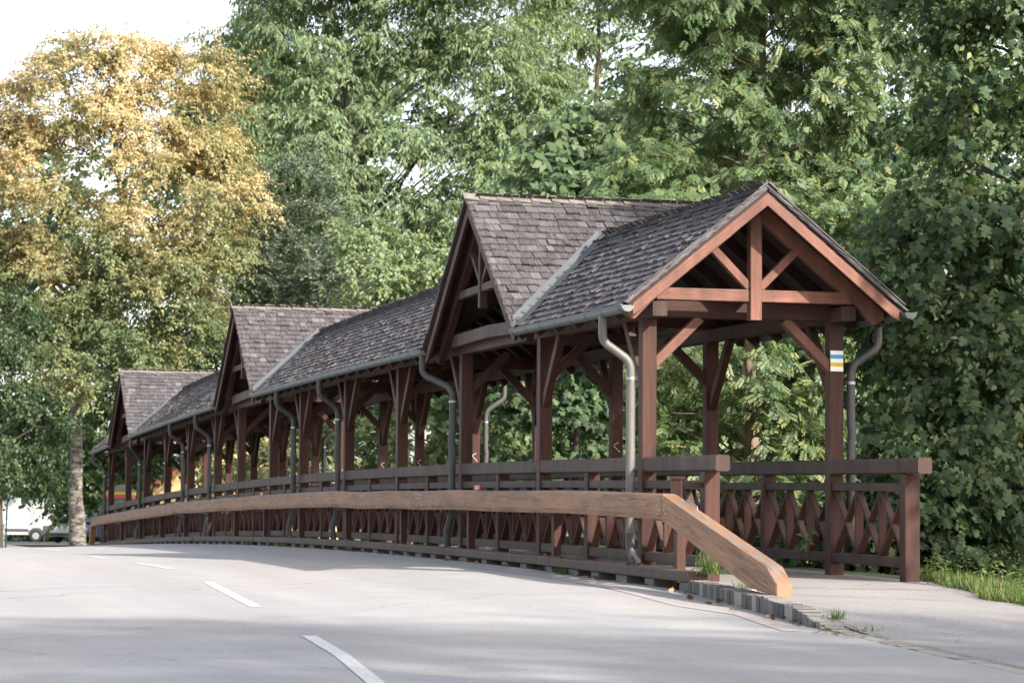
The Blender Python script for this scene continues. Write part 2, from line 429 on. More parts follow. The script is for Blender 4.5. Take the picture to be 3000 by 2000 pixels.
# ------------------------------------------------------------------ levels
BAY = [4.295593, 4.164216, 4.186523, 4.191452, 4.256329, 3.284262, 4.005785]
BAY = BAY + BAY[:6][::-1]
PY = [0.0]
for a in BAY: PY.append(PY[-1] + a)
LEN = PY[-1]; RISE = 0.245165
def deck(y): return RISE * (1 - ((y - LEN / 2) / (LEN / 2)) ** 2)
_ky = np.array([-80, -29, -13, -9.6, -7.5, -5.0, -2.6, 0.0])
_kz = np.array([-2.0, -.85, -.455, -.375, -.315, -.215, -.105, -.055])
_fy = np.array([LEN + 2, 62, 72, 84, 400]); _fz = np.array([deck(LEN + 2) - .045, -.14, -.06, 0, 0.02])
_ay = np.concatenate([_ky, np.linspace(3, LEN, 30), _fy]); _az = np.concatenate([_kz, [deck(t) - .032 for t in np.linspace(3, LEN, 30)], _fz])
def zk(y): return float(np.interp(y, _ay, _az))
_ly = np.concatenate([[-80, 0], np.linspace(1, 48, 40), [56, 66, 76, 86, 400]])
_lz = np.concatenate([[-2.12, -.12], [-.12 + .0225 * t - .00051 * t * t for t in np.linspace(1, 48, 40)], [-.28, -.20, -.07, 0, .02]])
def zl(y): return float(np.interp(y, _ly, _lz))
def kerb_x(y): return float(np.interp(y, [-60, -13, -9.6, -7.5, -5, -3.2], [-4.6, -2.45, -2.12, -1.93, -1.72, -1.6]))
def road_z(x, y):
    t = min(1.0, max(0.0, (x + 6.0) / 4.2)); t = t * t * (3 - 2 * t)
    return zl(y) * (1 - t) + zk(y) * t - max(0, -6.5 - x) * .012
def on_road(px, py, lift=0.0):
    d = ray(px, py); lo, hi = 8.0 / FPX, 70.0 / FPX
    f = lambda t: (CAM + d * t)[2] - road_z(*(CAM + d * t)[:2]) - lift
    prev = lo
    for k in range(1, 400):
        t = lo + (hi - lo) * k / 400
        if f(t) <= 0:
            for _ in range(40):
                mid = (prev + t) / 2
                if f(mid) > 0: prev = mid
                else: t = mid
            break
        prev = t
    return CAM + d * t
def walk_z(x, y):
    if y > -2.2: base = deck(y) - .004; return base
    if y < -8.6: return zk(y) + .005
    top = float(np.interp(y, [-60, -13, -8.6, -8.3, -7.6, -7.0, -6.0, -4.7, -3.2, -2.2], [-1.61, -.44, zk(-8.6) + .005, zk(-8.3) + .012, -.27, -.20, -.155, -.10, -.055, -.045]))
    k = min(1, max(0, (-2.2 - y) / 2.0)) * min(1, max(0, (10.5 + y) / 3.5))
    return top - .035 * k * max(0, x + 1.7) + (.004 if y < -8 else 0)

def grid(name, xs, ys, zf, mat, flip=False):
    xs = list(xs); ys = list(ys); vs = [(x, y, zf(x, y)) for y in ys for x in xs]; n = len(xs)
    me = bpy.data.meshes.new(name)
    me.from_pydata(vs, [], [(j * n + i, j * n + i + 1, (j + 1) * n + i + 1, (j + 1) * n + i) for j in range(len(ys) - 1) for i in range(n - 1)])
    me.polygons.foreach_set('use_smooth', [True] * len(me.polygons)); me.update()
    return struct(name, me, mat)

# ground: one sheet to the horizon
def ground_z(x, y):
    z = road_z(min(x, -1.7), max(-70, min(y, 390))) - .05
    if x > 1.6 and y < 56:
        v = float(np.interp(y, [-80, -13, -6, -3, 0, 3, 50, 56], [-1.9, -.47, -.30, -.17, -.10, -.12, -.2, -.1]))
        drop = float(np.interp(x, [1.6, 3.0, 5.0, 9.0], [0, .02, .25, .9])) * float(np.interp(y, [-12, -2, 50, 56], [0.1, 1, 1, .2]))
        z = v - drop
    elif -1.7 < x <= 1.6 and y < 56:
        z = min(z, deck(max(-20, min(y, LEN))) - .30 if y > -2 else walk_z(x, y) - .05)
    if y > 200: z += (y - 200) * .01
    return z
gx = sorted(set([-900, -400, -200, -100, -60, -40, -25, -18, -14, -10, -8, -6, -5, -4, -3, -2.5, -2, -1.7, -1.2, -.5, .3, 1, 1.6, 2, 2.5, 3, 4, 5, 6, 7, 9, 12, 16, 20, 26, 34, 45, 60, 90, 150, 300, 900]))
gy = sorted(set([-400, -150, -80, -60, -45] + [round(v, 2) for v in np.arange(-35, 60, 1.5)] + [62, 66, 70, 76, 82, 86, 95, 110, 130, 150, 180, 220, 300, 500, 900, 1500]))
grid('ground', gx, gy, ground_z, M_SOIL)

# road sheet: its right edge follows the kerb line
ry = [-75, -60, -45, -36] + list(np.arange(-30, 60, .75)) + [62, 64, 66, 70, 74, 78, 82, 86, 92, 100, 112, 125, 140]
rf = list(np.linspace(0, 1, 26))
vs = []
for y in ry:
    xr = kerb_x(y) + .03 if y < -3.2 else -1.58
    for f in rf:
        x = -15.5 + (xr + 15.5) * f; vs.append((x, y, road_z(x, y)))
me = bpy.data.meshes.new('road'); n = len(rf)
me.from_pydata(vs, [], [(j * n + i, j * n + i + 1, (j + 1) * n + i + 1, (j + 1) * n + i) for j in range(len(ry) - 1) for i in range(n - 1)])
me.polygons.foreach_set('use_smooth', [True] * len(me.polygons)); me.update()
ROAD = struct('road', me, M_ROAD)

def decal(name, quads, mat, par, lift=.004, sub=6):
    """strip on the road: list of (left, right) point pairs in photo pixels or xy"""
    mb = MB(); P = []
    for a, b in quads: P.append((a, b))
    V = []; F = []
    for k in range(len(P) - 1):
        for s_ in range(sub):
            t = s_ / sub
            l = P[k][0] * (1 - t) + P[k + 1][0] * t; r = P[k][1] * (1 - t) + P[k + 1][1] * t
            V.append((l, r))
    V.append(P[-1])
    pts = []
    for l, r in V:
        for q in (l, (l + r) / 2, r): pts.append((q[0], q[1], road_z(q[0], q[1]) + lift))
    for k in range(len(V) - 1):
        F += [(3 * k, 3 * k + 1, 3 * k + 4, 3 * k + 3), (3 * k + 1, 3 * k + 2, 3 * k + 5, 3 * k + 4)]
    n0 = np.cross(np.array(pts[1]) - np.array(pts[0]), np.array(pts[3]) - np.array(pts[0]))
    if n0[2] < 0: F = [f[::-1] for f in F]
    mb.add(pts, F); return mb.build(name, mat, par)
for q in ([(883, 1862), (976, 1918), (1066, 1994), (1112, 2038)], [(593, 1704), (660, 1740), (731, 1777)], [(386, 1649), (440, 1657), (487, 1666)], [(255, 1629), (300, 1635)], [(120, 1608), (175, 1613)]):
    pts = [on_road(*p)[:2] for p in q]
    pairs = []
    for i, p in enumerate(pts):
        t = pts[min(i + 1, len(pts) - 1)] - pts[max(i - 1, 0)]; t = t / np.linalg.norm(t); s_ = np.array([-t[1], t[0]])
        if s_[0] < 0: s_ = -s_
        pairs.append((p, p + s_ * .105))
    decal('lane_dash', pairs, M_PAINT, ROAD)
pp = [on_road(*p)[:2] for p in ((1380, 1662), (1600, 1690), (1780, 1722), (1980, 1775), (2150, 1800), (2300, 1850))]
decal('faded_red_line', [(p, p + np.array([.09 + .05 * (k_ % 3) / 2, .02])) for k_, p in enumerate(pp)], M_PINK, ROAD)

# pavement in front of and through the bridge
wy = list(np.arange(-30, -1.9, .6)) + [-2.2]
wy = sorted(set([round(v, 3) for v in wy])); vs = []
def walk_right(y): return float(np.interp(y, [-40, -14, -9, -5.3, -4.2, -2.8, -2.2], [6.0, 2.6, 1.5, .95, 1.0, 1.2, 1.18]))
for y in wy:
    xl = kerb_x(y) + .155 if y < -3.2 else -1.45
    for f in np.linspace(0, 1, 12):
        x = xl + (walk_right(y) - xl) * f; vs.append((x, y, walk_z(x, y)))
me = bpy.data.meshes.new('pavement'); n = 12
me.from_pydata(vs, [], [(j * n + i, j * n + i + 1, (j + 1) * n + i + 1, (j + 1) * n + i) for j in range(len(wy) - 1) for i in range(n - 1)]); me.update()
PAVE = struct('pavement', me, M_WALK)
def walk_decal(name, pts, w, mat):
    V = []; F = []
    for i in range(len(pts)):
        p = np.array(pts[i]); t = np.array(pts[min(i + 1, len(pts) - 1)]) - np.array(pts[max(i - 1, 0)]); t = t / np.linalg.norm(t); s_ = np.array([-t[1], t[0]])
        ww = w * random.uniform(.5, 1.3)
        for q in (p - s_ * ww / 2, p + s_ * ww / 2): V.append((q[0], q[1], walk_z(*q) + .006))
    for i in range(len(pts) - 1): F.append((2 * i, 2 * i + 2, 2 * i + 3, 2 * i + 1))
    me = bpy.data.meshes.new(name); me.from_pydata(V, [], F); me.update()
    if me.polygons[0].normal.z < 0: me.flip_normals()
    return link(name, me, PAVE, mat)
jit = lambda: random.uniform(-.015, .015)
walk_decal('joint', [(-1.4 + .2 * i, -3.55 + .03 * i + jit()) for i in range(13)], .03, M_TAR)
walk_decal('joint', [(-1.5 + .2 * i, -4.9 + .02 * i + jit()) for i in range(13)], .028, M_TAR)
walk_decal('joint', [(kerb_x(y) + .2 + jit(), y) for y in np.arange(-20, -7.4, .25)], .012, M_TAR)

# kerb of granite setts
KERB = struct('kerb', (lambda mb: mb.mesh('kerb'))(MB().add([], [])), M_MORTAR) if False else None
kb = MB()
ky = list(np.arange(-19.0, -3.19, .3)) + [-3.2]
def ktop(y): return float(np.interp(y, [-60, -9.0, -8.3, -7.6, -7.0, -6.0, -4.7, -3.2], [0, 0, .003, .05, .115, .135, .13, .115]))
V = []; F = []
for y in ky:
    x = kerb_x(y); zr = road_z(x, y); zt = zr + max(.002, ktop(y) - .006)
    V += [(x + .005, y, zr - .1), (x + .005, y, zt), (x + .19, y, zt), (x + .19, y, zr - .1)]
for j in range(len(ky) - 1):
    for i in range(3): F.append((j * 4 + i, j * 4 + i + 1, j * 4 + 5 + i, j * 4 + 4 + i))
kb.add(V, [f[::-1] for f in F]); KERB = kb.build('kerb', M_MORTAR); KERB['kind'] = 'structure'
y = -3.22
while y > -11.5:
    L = random.uniform(.095, .165) * (1.0 if y > -8 else 1.6); gap = random.uniform(.008, .018)
    y1 = y - L; x0, x1 = kerb_x(y), kerb_x(y1)
    zr = road_z((x0 + x1) / 2, (y + y1) / 2) - .06; h = ktop((y + y1) / 2) + .06 + random.uniform(-.006, .006)
    d = random.uniform(-.006, .006); c = .012
    mb = MB()
    bx = [(x0 + d, y), (x1 + d, y1), (x1 + .165, y1), (x0 + .165, y)]
    cen = np.array([np.mean([p[0] for p in bx]), np.mean([p[1] for p in bx])])
    lo = [(p[0], p[1], zr) for p in bx]; mi = [(p[0], p[1], zr + h - c) for p in bx]
    hi = []
    for p in bx:
        q = cen + (np.array(p) - cen) * np.array([.92, .90]); hi.append((q[0], q[1], zr + h + random.uniform(-.004, .004)))
    vsx = lo + mi + hi
    fs = [(i, (i + 1) % 4, 4 + (i + 1) % 4, 4 + i) for i in range(4)] + [(4 + i, 4 + (i + 1) % 4, 8 + (i + 1) % 4, 8 + i) for i in range(4)] + [(8, 9, 10, 11)]
    mb.add(vsx, fs, None, random.random()); mb.build('kerb_stone', M_STONE, KERB)
    y = y1 - gap
# ------------------------------------------------------------------ covered footbridge
W, PW = 1.1046, 0.1557                      # outer half width over the posts, post width
BR = empty('covered_footbridge', (0, 0, 0), 'long brown timber covered footbridge with shingle roof and three cross gables beside the road', 'bridge')
def b_beam(name, p0, p1, w, h, mat, ch=.008, up=(0, 0, 1), par=BR):
    return MB().beam(p0, p1, w, h, ch, up).build(name, mat, par)
END = 2.148                                # railing runs past the last post
SX = W - PW / 2
DORM = [(1, 2), (6, 7), (11, 12)]
dorm_posts = {1: -1, 2: 1, 6: -1, 7: 1, 11: -1, 12: 1}
# deck slab
V = []; F = []
ys = [-2.25] + list(np.linspace(0, LEN, 40)) + [LEN + 2.25]
for y in ys: V += [(-1.3, y, deck(y) - .004), (1.3, y, deck(y) - .004), (1.3, y, deck(y) - .3), (-1.3, y, deck(y) - .3)]
for j in range(len(ys) - 1):
    for i in range(4): F.append((j * 4 + i, j * 4 + (i + 1) % 4, j * 4 + 4 + (i + 1) % 4, j * 4 + 4 + i))
F += [(0, 3, 2, 1), tuple(len(V) - 4 + k for k in range(4))]
mbx = MB().add(V, F); mbx.build('deck', M_CONC, BR)

RT_, RH = 1.2, .155                        # handrail top, handrail depth
def post(side, i):
    y = PY[i] + PW / 2; x = side * SX; z = deck(PY[i])
    o = b_beam('post', (x, y, z - .25), (x, y, z + 2.64), PW, PW, M_RED, .007, (0, 1, 0))
    return o
posts = {}
for side in (-1, 1):
    for i in range(14): posts[side, i] = post(side, i)
    # end posts and half-bay railings
    for s_, yy in ((-1, -END), (1, LEN + END)):
        z = deck(yy) if s_ < 0 else deck(LEN + END)
        yc = yy + PW / 2 if s_ < 0 else yy - PW / 2
        b_beam('end_post', (side * SX, yc, z - .3), (side * SX, yc, z + RT_ - RH), PW, PW, M_RED, .007, (0, 1, 0))

def railing(side, ya, yb, mid, over_a=0.0, over_b=0.0, n=3):
    """one bay of railing between post faces ya and yb (clear), with an intermediate post when mid"""
    x = side * SX
    za, zb = deck(ya), deck(yb)
    hx = x
    b_beam('handrail', (hx, ya - over_a, za + RT_ - RH / 2), (hx, yb + over_b, zb + RT_ - RH / 2), PW - .012, RH, M_RAIL, .016)
    z_ = lambda y: za + (zb - za) * (y - ya) / (yb - ya)
    spans = [(ya, yb)]
    if mid:
        ym = (ya + yb) / 2
        b_beam('intermediate_post', (x, ym, z_(ym) - .05), (x, ym, z_(ym) + RT_ - RH), PW - .012, PW - .02, M_RED, .006, (0, 1, 0))
        spans = [(ya, ym - PW / 2 + .01), (ym + PW / 2 - .01, yb)]
    for a, b in spans:
        b_beam('upper_rail', (x, a, z_(a) + .92), (x, b, z_(b) + .92), .11, .085, M_RAIL, .006)
        b_beam('lower_rail', (x, a, z_(a) + .18), (x, b, z_(b) + .18), .11, .10, M_RAIL, .006)
        u = (b - a) / n
        for k in range(n):
            y0, y1 = a + k * u, a + (k + 1) * u
            zb0, zt0 = z_(y0) + .232, z_(y0) + .876; zb1, zt1 = z_(y1) + .232, z_(y1) + .876
            b_beam('lattice_slat', (x - .003, y0 + .02, zb0 + .01), (x - .003, y1 - .02, zt1 - .01), .066, .031, M_RED, .004)
            b_beam('lattice_slat', (x + .003, y0 + .02, zt0 - .01), (x + .003, y1 - .02, zb1 + .01), .072, .031, M_RED, .004)
            if k < n - 1:
                b_beam('lattice_upright', (x, y1, zb1 - .002), (x, y1, zt1 + .002), .085, .034, M_RED, .004, (0, 1, 0))
for side in (-1, 1):
    railing(side, -END + PW + (.0), 0.0, False, PW + .328, 0)
    for i in range(13):
        if side == 1 and 4 <= i <= 9:        # lattice hidden behind the near side: rails only
            x = side * SX; ya, yb = PY[i] + PW, PY[i + 1]
            b_beam('handrail', (x, ya, deck(ya) + RT_ - RH / 2), (x, yb, deck(yb) + RT_ - RH / 2), PW - .012, RH, M_RAIL, .016)
            b_beam('upper_rail', (x, ya, deck(ya) + .92), (x, yb, deck(yb) + .92), .11, .085, M_RAIL, .006)
            b_beam('lower_rail', (x, ya, deck(ya) + .18), (x, yb, deck(yb) + .18), .11, .10, M_RAIL, .006)
            continue
        railing(side, PY[i] + PW, PY[i + 1], True, 0, 0, 3 if i not in (5, 7) else 2)
    railing(side, LEN + PW, LEN + END - PW, False, 0, PW + .33)

# wall plates, cross beams, braces
PZ0, PZ1 = 2.64, 2.79
for side in (-1, 1):
    x = side * SX
    for i in range(-1, 14):
        ya = PY[i] + PW / 2 if i >= 0 else -.37
        yb = PY[i + 1] + PW / 2 if i < 13 else LEN + PW + .37
        za = deck(max(0, ya)); zb = deck(min(LEN, yb))
        b_beam('wall_plate', (x, ya, za + (PZ0 + PZ1) / 2), (x, yb, zb + (PZ0 + PZ1) / 2), PW, PZ1 - PZ0, M_RED if i >= 0 else M_RAIL, .008)
    for i in range(14):
        y = PY[i] + PW / 2; z = deck(PY[i])
        for s_ in (-1, 1):
            if i in dorm_posts and dorm_posts[i] != s_: continue
            if (i == 0 and s_ == -1) or (i == 13 and s_ == 1): continue
            ys_ = y + s_ * PW / 2
            ye = ys_ + s_ * .70
            ze = deck(min(LEN, max(0, ye))) + PZ0 + .02
            b_beam('knee_brace', (x, ys_ - s_ * .03, z + 1.86), (x, ye, ze), .085, .11, M_RED, .006)
        # brace across the walkway
        b_beam('knee_brace', (x - side * (PW / 2 - .03), y, z + 2.16), (x - side * .56, y, z + 2.66), .10, .12, M_RED if i else M_TRUSS, .006, (0, 1, 0))
for i in range(14):
    y = PY[i] + PW / 2; z = deck(PY[i])
    ext = 1.36 if i in dorm_posts else SX - PW / 2
    zc = z + 2.745 if i not in dorm_posts else z + 2.80 + .075
    b_beam('tie_beam', (-ext, y, zc), (ext, y, zc), PW - .02, .17 if i not in dorm_posts else .155, M_RED, .008)

# roof planes -------------------------------------------------------------
EX, EZ, RZ = 1.47, 2.73, 3.93               # eave x, eave z, ridge z (over the deck)
SL = (RZ - EZ) / EX
DX, DZ, DS, DH = 1.52, 4.47, .715, 2.46      # gable depth, ridge z, slope, half width at the eave
Y0, Y1 = -.75, LEN + PW + .75
dk = lambda y: deck(min(LEN, max(0, y)))
dcen = [(PY[a] + PY[b] + PW) / 2 for a, b in DORM]
dbase = [deck(c) for c in dcen]
def main_z(x, y): return dk(y) + RZ - SL * abs(x)
def val_dy(x): return (DZ - RZ + SL * abs(x)) / DS
def dorm_z(k, y): return dbase[k] + DZ - DS * abs(y - dcen[k])
stretch = [(Y0, None, 0), (0, 1), (1, 2), (2, None)]
ST = [(Y0, dcen[0], None, 0), (dcen[0], dcen[1], 0, 1), (dcen[1], dcen[2], 1, 2), (dcen[2], Y1, 2, None)]
ROOFS = {}
for side in (-1, 1):
    for n_, (ya, yb, ka, kb_) in enumerate(ST):
        V = []; F = []; m = 12; q = 8
        for j in range(q + 1):
            x = side * EX * j / q
            a = ya + val_dy(x) if ka is not None else ya
            b = yb - val_dy(x) if kb_ is not None else yb
            for i in range(m + 1):
                y = a + (b - a) * i / m; V.append((x, y, main_z(x, y)))
        top = len(V); V += [(p[0], p[1], p[2] - .035) for p in V]; w_ = m + 1
        for j in range(q):
            for i in range(m):
                f = (j * w_ + i, j * w_ + i + 1, (j + 1) * w_ + i + 1, (j + 1) * w_ + i)
                if side < 0: F += [f, tuple(top + k for k in f[::-1])]
                else: F += [f[::-1], tuple(top + k for k in f)]
        rim = [j * w_ for j in range(q + 1)] + [q * w_ + i for i in range(1, m + 1)] + [j * w_ + m for j in range(q - 1, -1, -1)]
        for a_, b_ in zip(rim[:-1], rim[1:]):
            f = (a_, b_, top + b_, top + a_); F.append(f if side > 0 else f[::-1])
        ROOFS['m', side, n_] = MB().add(V, F).build('roof_slope', M_DARKWOOD, BR)
for k in range(3):
    for s_ in (-1, 1):
        poly = [(-DX, 0), (-DX, DH + .04), (0, val_dy(0)), (DX, DH + .04), (DX, 0)]
        V = [(x, dcen[k] + s_ * d, dorm_z(k, dcen[k] + d)) for x, d in poly]
        V2 = [(a, b, c - .035) for a, b, c in V]
        F = [(0, 1, 2), (0, 2, 4), (2, 3, 4)]
        if s_ > 0: F = [f[::-1] for f in F]
        F = F + [tuple(5 + i for i in f[::-1]) for f in F]
        rim = [0, 1, 2, 3, 4]
        for a_, b_ in zip(rim, rim[1:] + rim[:1]):
            f = (a_, b_, 5 + b_, 5 + a_); F.append(f[::-1] if s_ < 0 else f)
        ROOFS['d', k, s_] = MB().add(V + V2, F).build('gable_roof_slope', M_DARKWOOD, BR)

# shingles: split boards, each a tapered little board ----------------------
def shingle_mesh(w, L, t):
    mb = MB(); a = w / 2
    skew = random.uniform(-.006, .006); e = random.uniform(-.008, .008)
    vs = [(-a, 0, 0), (a, 0 + e, 0), (a - .003, L, 0), (-a + .003, L, 0), (-a, skew, t), (a, e, t + random.uniform(-.003, .003)), (a - .003, L, .004), (-a + .003, L, .004)]
    fs = [(4, 5, 6, 7), (0, 1, 5, 4), (1, 2, 6, 5), (3, 0, 4, 7), (3, 2, 1, 0)]
    uvs = [[(vs[k][0], vs[k][1]) for k in f] for f in fs]
    uvs[1] = [(vs[k][0], vs[k][2]) for k in fs[1]]
    return vs, fs, uvs
SV = [(w, shingle_mesh(w, .30, random.uniform(.016, .026))) for w in (.075, .085, .095, .105, .11, .12, .13, .14, .15, .165, .18, .13, .12, .10)]
SME = []
for w, (vs, fs, uvs) in SV:
    me = MB().add(vs, fs, uvs).mesh('shingle'); me.materials.append(M_SHINGLE); SME.append(me)
n_single = 0
def lay(parent, frame, rows, expo, width_at, keep, singles):
    """frame(u, v) -> (point, u_dir, v_dir(up the slope), normal); u along the course, v up from the eave"""
    global n_single
    mb = MB(); cnt = 0
    for r in range(rows):
        v = r * expo
        u0, u1 = width_at(v)
        u = u0
        while u < u1 - .06:
            k = random.randrange(len(SV)); w = SV[k][0]
            if u == u0: k = random.choice((0, 2, 5, 8)); w = SV[k][0]
            if u + w > u1 + .012: k = max(range(len(SV)), key=lambda q: SV[q][0] if u + SV[q][0] <= u1 + .012 else -SV[q][0]); w = SV[k][0]
            uc = u + w / 2; u += w + random.uniform(.001, .006)
            vv = v + random.uniform(-.012, .012)
            if not keep(uc, vv, w): continue
            p, ud, vd, nn = frame(uc, vv)
            tilt = .075 + random.uniform(-.02, .035) + (.06 if random.random() < .06 else 0)
            yawj = random.uniform(-.03, .03)
            ud2 = ud * math.cos(yawj) + vd * math.sin(yawj); vd2 = np.cross(nn, ud2)
            vd3 = vd2 * math.cos(tilt) - nn * math.sin(tilt); nn3 = np.cross(ud2, vd3)
            p = p + nn * (.30 * math.sin(tilt) * .95 + .004)
            if singles > cnt and n_single < 300:
                o = bpy.data.objects.new('shingle', SME[k]); COL.objects.link(o); o.parent = parent
                o.matrix_basis = Matrix(((ud2[0], vd3[0], nn3[0], p[0]), (ud2[1], vd3[1], nn3[1], p[1]), (ud2[2], vd3[2], nn3[2], p[2]), (0, 0, 0, 1)))
                cnt += 1; n_single += 1
            else:
                vs, fs, uvs = SV[k][1]
                mb.add([p + ud2 * a + vd3 * b + nn3 * c for a, b, c in vs], fs, uvs, random.random())
    if mb.v:
        o = mb.build('shingles', M_SHINGLE, parent); o['kind'] = 'stuff'
cosm = 1 / math.sqrt(1 + SL * SL); SLEN = EX / cosm
for side in (-1, 1):
    for n_, (ya, yb, ka, kb_) in enumerate(ST):
        def frame(u, v, side=side):
            x = side * (EX + .03 - v * cosm); y = u
            z = dk(y) + RZ - SL * abs(x)
            dz = (dk(y + .2) - dk(y - .2)) / .4
            ud = np.array([0, 1, dz]) / math.hypot(1, dz)
            if side < 0: ud = -ud
            vd = np.array([-side * cosm, 0, SL * cosm]); nn = np.cross(ud, vd); nn /= np.linalg.norm(nn)
            return np.array([x, y, z]), ud, vd, nn
        VG = .10                                # shingles stop short of the valley: bare zinc shows
        def keep(u, v, w, ya=ya, yb=yb, ka=ka, kb_=kb_):
            if ya == Y0 and u - w / 2 < Y0 - .045: return False
            x = EX + .03 - v * cosm
            if x < .02: return False
            if ka is not None and u < ya + val_dy(x) + VG: return False
            if kb_ is not None and u > yb - val_dy(x) - .33: return False
            return True
        lay(ROOFS['m', side, n_], frame, 14, SLEN / 14.0, lambda v, ya=ya, yb=yb: (ya - .03, yb + .03 if yb == Y1 else yb), keep, 150 if (side == -1 and n_ == 0) else 0)
cosd = 1 / math.sqrt(1 + DS * DS); DLEN = (DH + .05) / cosd
for k in range(3):
    for s_ in (-1, 1):
        def frame(u, v, k=k, s_=s_):
            d = DH + .06 - v * cosd; y = dcen[k] + s_ * d
            ud = np.array([1.0 if s_ < 0 else -1.0, 0, 0]); vd = np.array([0, -s_ * cosd, DS * cosd])
            x = u if s_ < 0 else -u
            return np.array([x, y, dorm_z(k, y)]), ud, vd, np.cross(ud, vd)
        def keep(u, v, w, k=k):
            d = DH + .06 - v * cosd
            if d < .02: return False
            return d < val_dy(u) + .09 and abs(u) + w / 2 < DX + .035
        lay(ROOFS['d', k, s_], frame, 19, DLEN / 19.0, lambda v: (-DX - .03, DX + .03), keep, 150 if (k == 0 and s_ == -1) else 0)
        # ridge boards, lapping the ridge
        for side_ in (0,):
            pass
    par = ROOFS['d', k, -1]
    x = -DX - .05
    while x < DX:
        L = random.uniform(.20, .27)
        for s_ in (-1, 1):
            mb = MB(); z = dbase[k] + DZ
            a = np.array([x, dcen[k] - s_ * .015, z + .075 + random.uniform(0, .01)]); L2 = L + .1
            dv = np.array([0, s_ * cosd, -DS * cosd]) * (.15 if s_ < 0 else .12); du = np.array([L2, 0, -.028])
            nn = np.array([0, s_ * DS * cosd, cosd]) * .018
            mb.prism([a, a + du, a + du + dv, a + dv], nn, du)
            mb.build('ridge_board', M_RIDGE, par)
        x += L
for n_, (ya, yb, ka, kb_) in enumerate(ST):
    a0 = ya + (val_dy(0) if ka is not None else -.02); b0 = yb - (val_dy(0) if kb_ is not None else -.02)
    mb = {-1: MB(), 1: MB()}
    y = b0
    while y > a0:
        L = random.uniform(.14, .22); yy = max(a0 - .03, y - L)
        for side in (-1, 1):
            a = np.array([-side * .012, y + .06, dk(y) + RZ + .062]); du = np.array([0, yy - y - .06, dk(yy) - dk(y) + .022])
            dv = np.array([side * cosm, 0, -SL * cosm]) * .14; nn = np.array([side * SL * cosm, 0, cosm]) * .016
            if n_ == 0: MB().prism([a, a + du, a + du + dv, a + dv], nn, dv).build('ridge_board', M_SHINGLE, ROOFS['m', -1, 0])
            else: mb[side].prism([a, a + du, a + du + dv, a + dv], nn, dv)
        y -= L
    for side in (-1, 1):
        if mb[side].v:
            o = mb[side].build('ridge_boards', M_SHINGLE, ROOFS['m', -1, n_]); o['kind'] = 'stuff'

# valley zinc strips on both slopes
for k in range(3):
    for s_ in (-1, 1):
        for side in (-1, 1):
            mb = MB(); V = []; F = []
            for j in range(9):
                x = (EX + .03) * j / 8; d = val_dy(x)
                for off, lift in ((-.085, .03), (-.08, .085), (0, .062), (.34, .045)):
                    y = dcen[k] + s_ * (d + off)
                    z = (main_z(x, y) if off >= 0 else dorm_z(k, y)) + lift
                    V.append((side * x, y, z))
            for j in range(8):
                for i in range(3): F.append((4 * j + i, 4 * j + 4 + i, 4 * j + 5 + i, 4 * j + 1 + i))
            if s_ * side < 0: F = [f[::-1] for f in F]
            mb.add(V, F); me = mb.mesh('valley_flashing')
            if np.mean([p.normal.z for p in me.polygons]) < 0: me.flip_normals()
            link('valley_flashing', me, BR, M_FLASH)

# gutters and downpipes ---------------------------------------------------
GX, GZ, GR = 1.515, 2.70, .066
def gutter(side, ya, yb, mat):
    n = max(2, int((yb - ya) / .8)); m = 9
    V = []; F = []
    ys = [ya + (yb - ya) * i / n for i in range(n + 1)]
    for y in ys:
        for r in (GR, GR - .006):
            for j in range(m + 1):
                an = math.pi + math.pi * j / m
                V.append((side * GX + r * math.cos(an), y, dk(y) + GZ + r * math.sin(an)))
    w_ = 2 * (m + 1)
    for i in range(n):
        for j in range(m):
            a = i * w_ + j; b = (i + 1) * w_ + j
            F.append((a, a + 1, b + 1, b)); c = a + m + 1; d = b + m + 1; F.append((c, d, d + 1, c + 1))
        for j in (0, m):
            a = i * w_ + j; b = (i + 1) * w_ + j; F.append((a, b, b + m + 1, a + m + 1) if j == 0 else (a, a + m + 1, b + m + 1, b))
    mb = MB().add(V, F, None, .5, True)
    o = mb.build('gutter', mat, BR)
    for y, s_ in ((ya, -1), (yb, 1)):          # end caps
        cb = MB(); c = [(side * GX + GR * .99 * math.cos(math.pi + math.pi * j / 12), y, dk(y) + GZ + GR * .99 * math.sin(math.pi + math.pi * j / 12)) for j in range(13)]
        cb.prism(c, (0, s_ * .008, 0)); cb.build('end_cap', mat, o)
    # beaded front lip and bracket straps
    MB().tube([(side * (GX + GR), y, dk(y) + GZ + .004) for y in ys], .009, 6).build('front_bead', mat, o)
    k = int((yb - ya) / .62)
    for i in range(k + 1):
        y = ya + .12 + (yb - ya - .24) * i / max(1, k)
        rb = MB(); V = []
        for j in range(m + 1):
            an = math.pi + math.pi * j / m
            for yy in (-.012, .012): V.append((side * GX + (GR + .004) * math.cos(an), y + yy, dk(y) + GZ + (GR + .004) * math.sin(an)))
        rb.add(V, [(2 * j, 2 * j + 1, 2 * j + 3, 2 * j + 2) for j in range(m)]); rb.build('gutter_strap', M_PIPE, o)
    return o
GS = [(Y0 - .12, dcen[0] - DH - .1, M_ZINC), (dcen[0] + DH - .02, dcen[1] - DH - .1, M_ZINC), (dcen[1] + DH - .02, dcen[2] - DH - .1, M_ZINC), (dcen[2] + DH - .02, Y1 + .1, M_ZINC)]
for side in (-1, 1):
    for a, b, m_ in GS: gutter(side, a, b, m_)
PX = W + .105
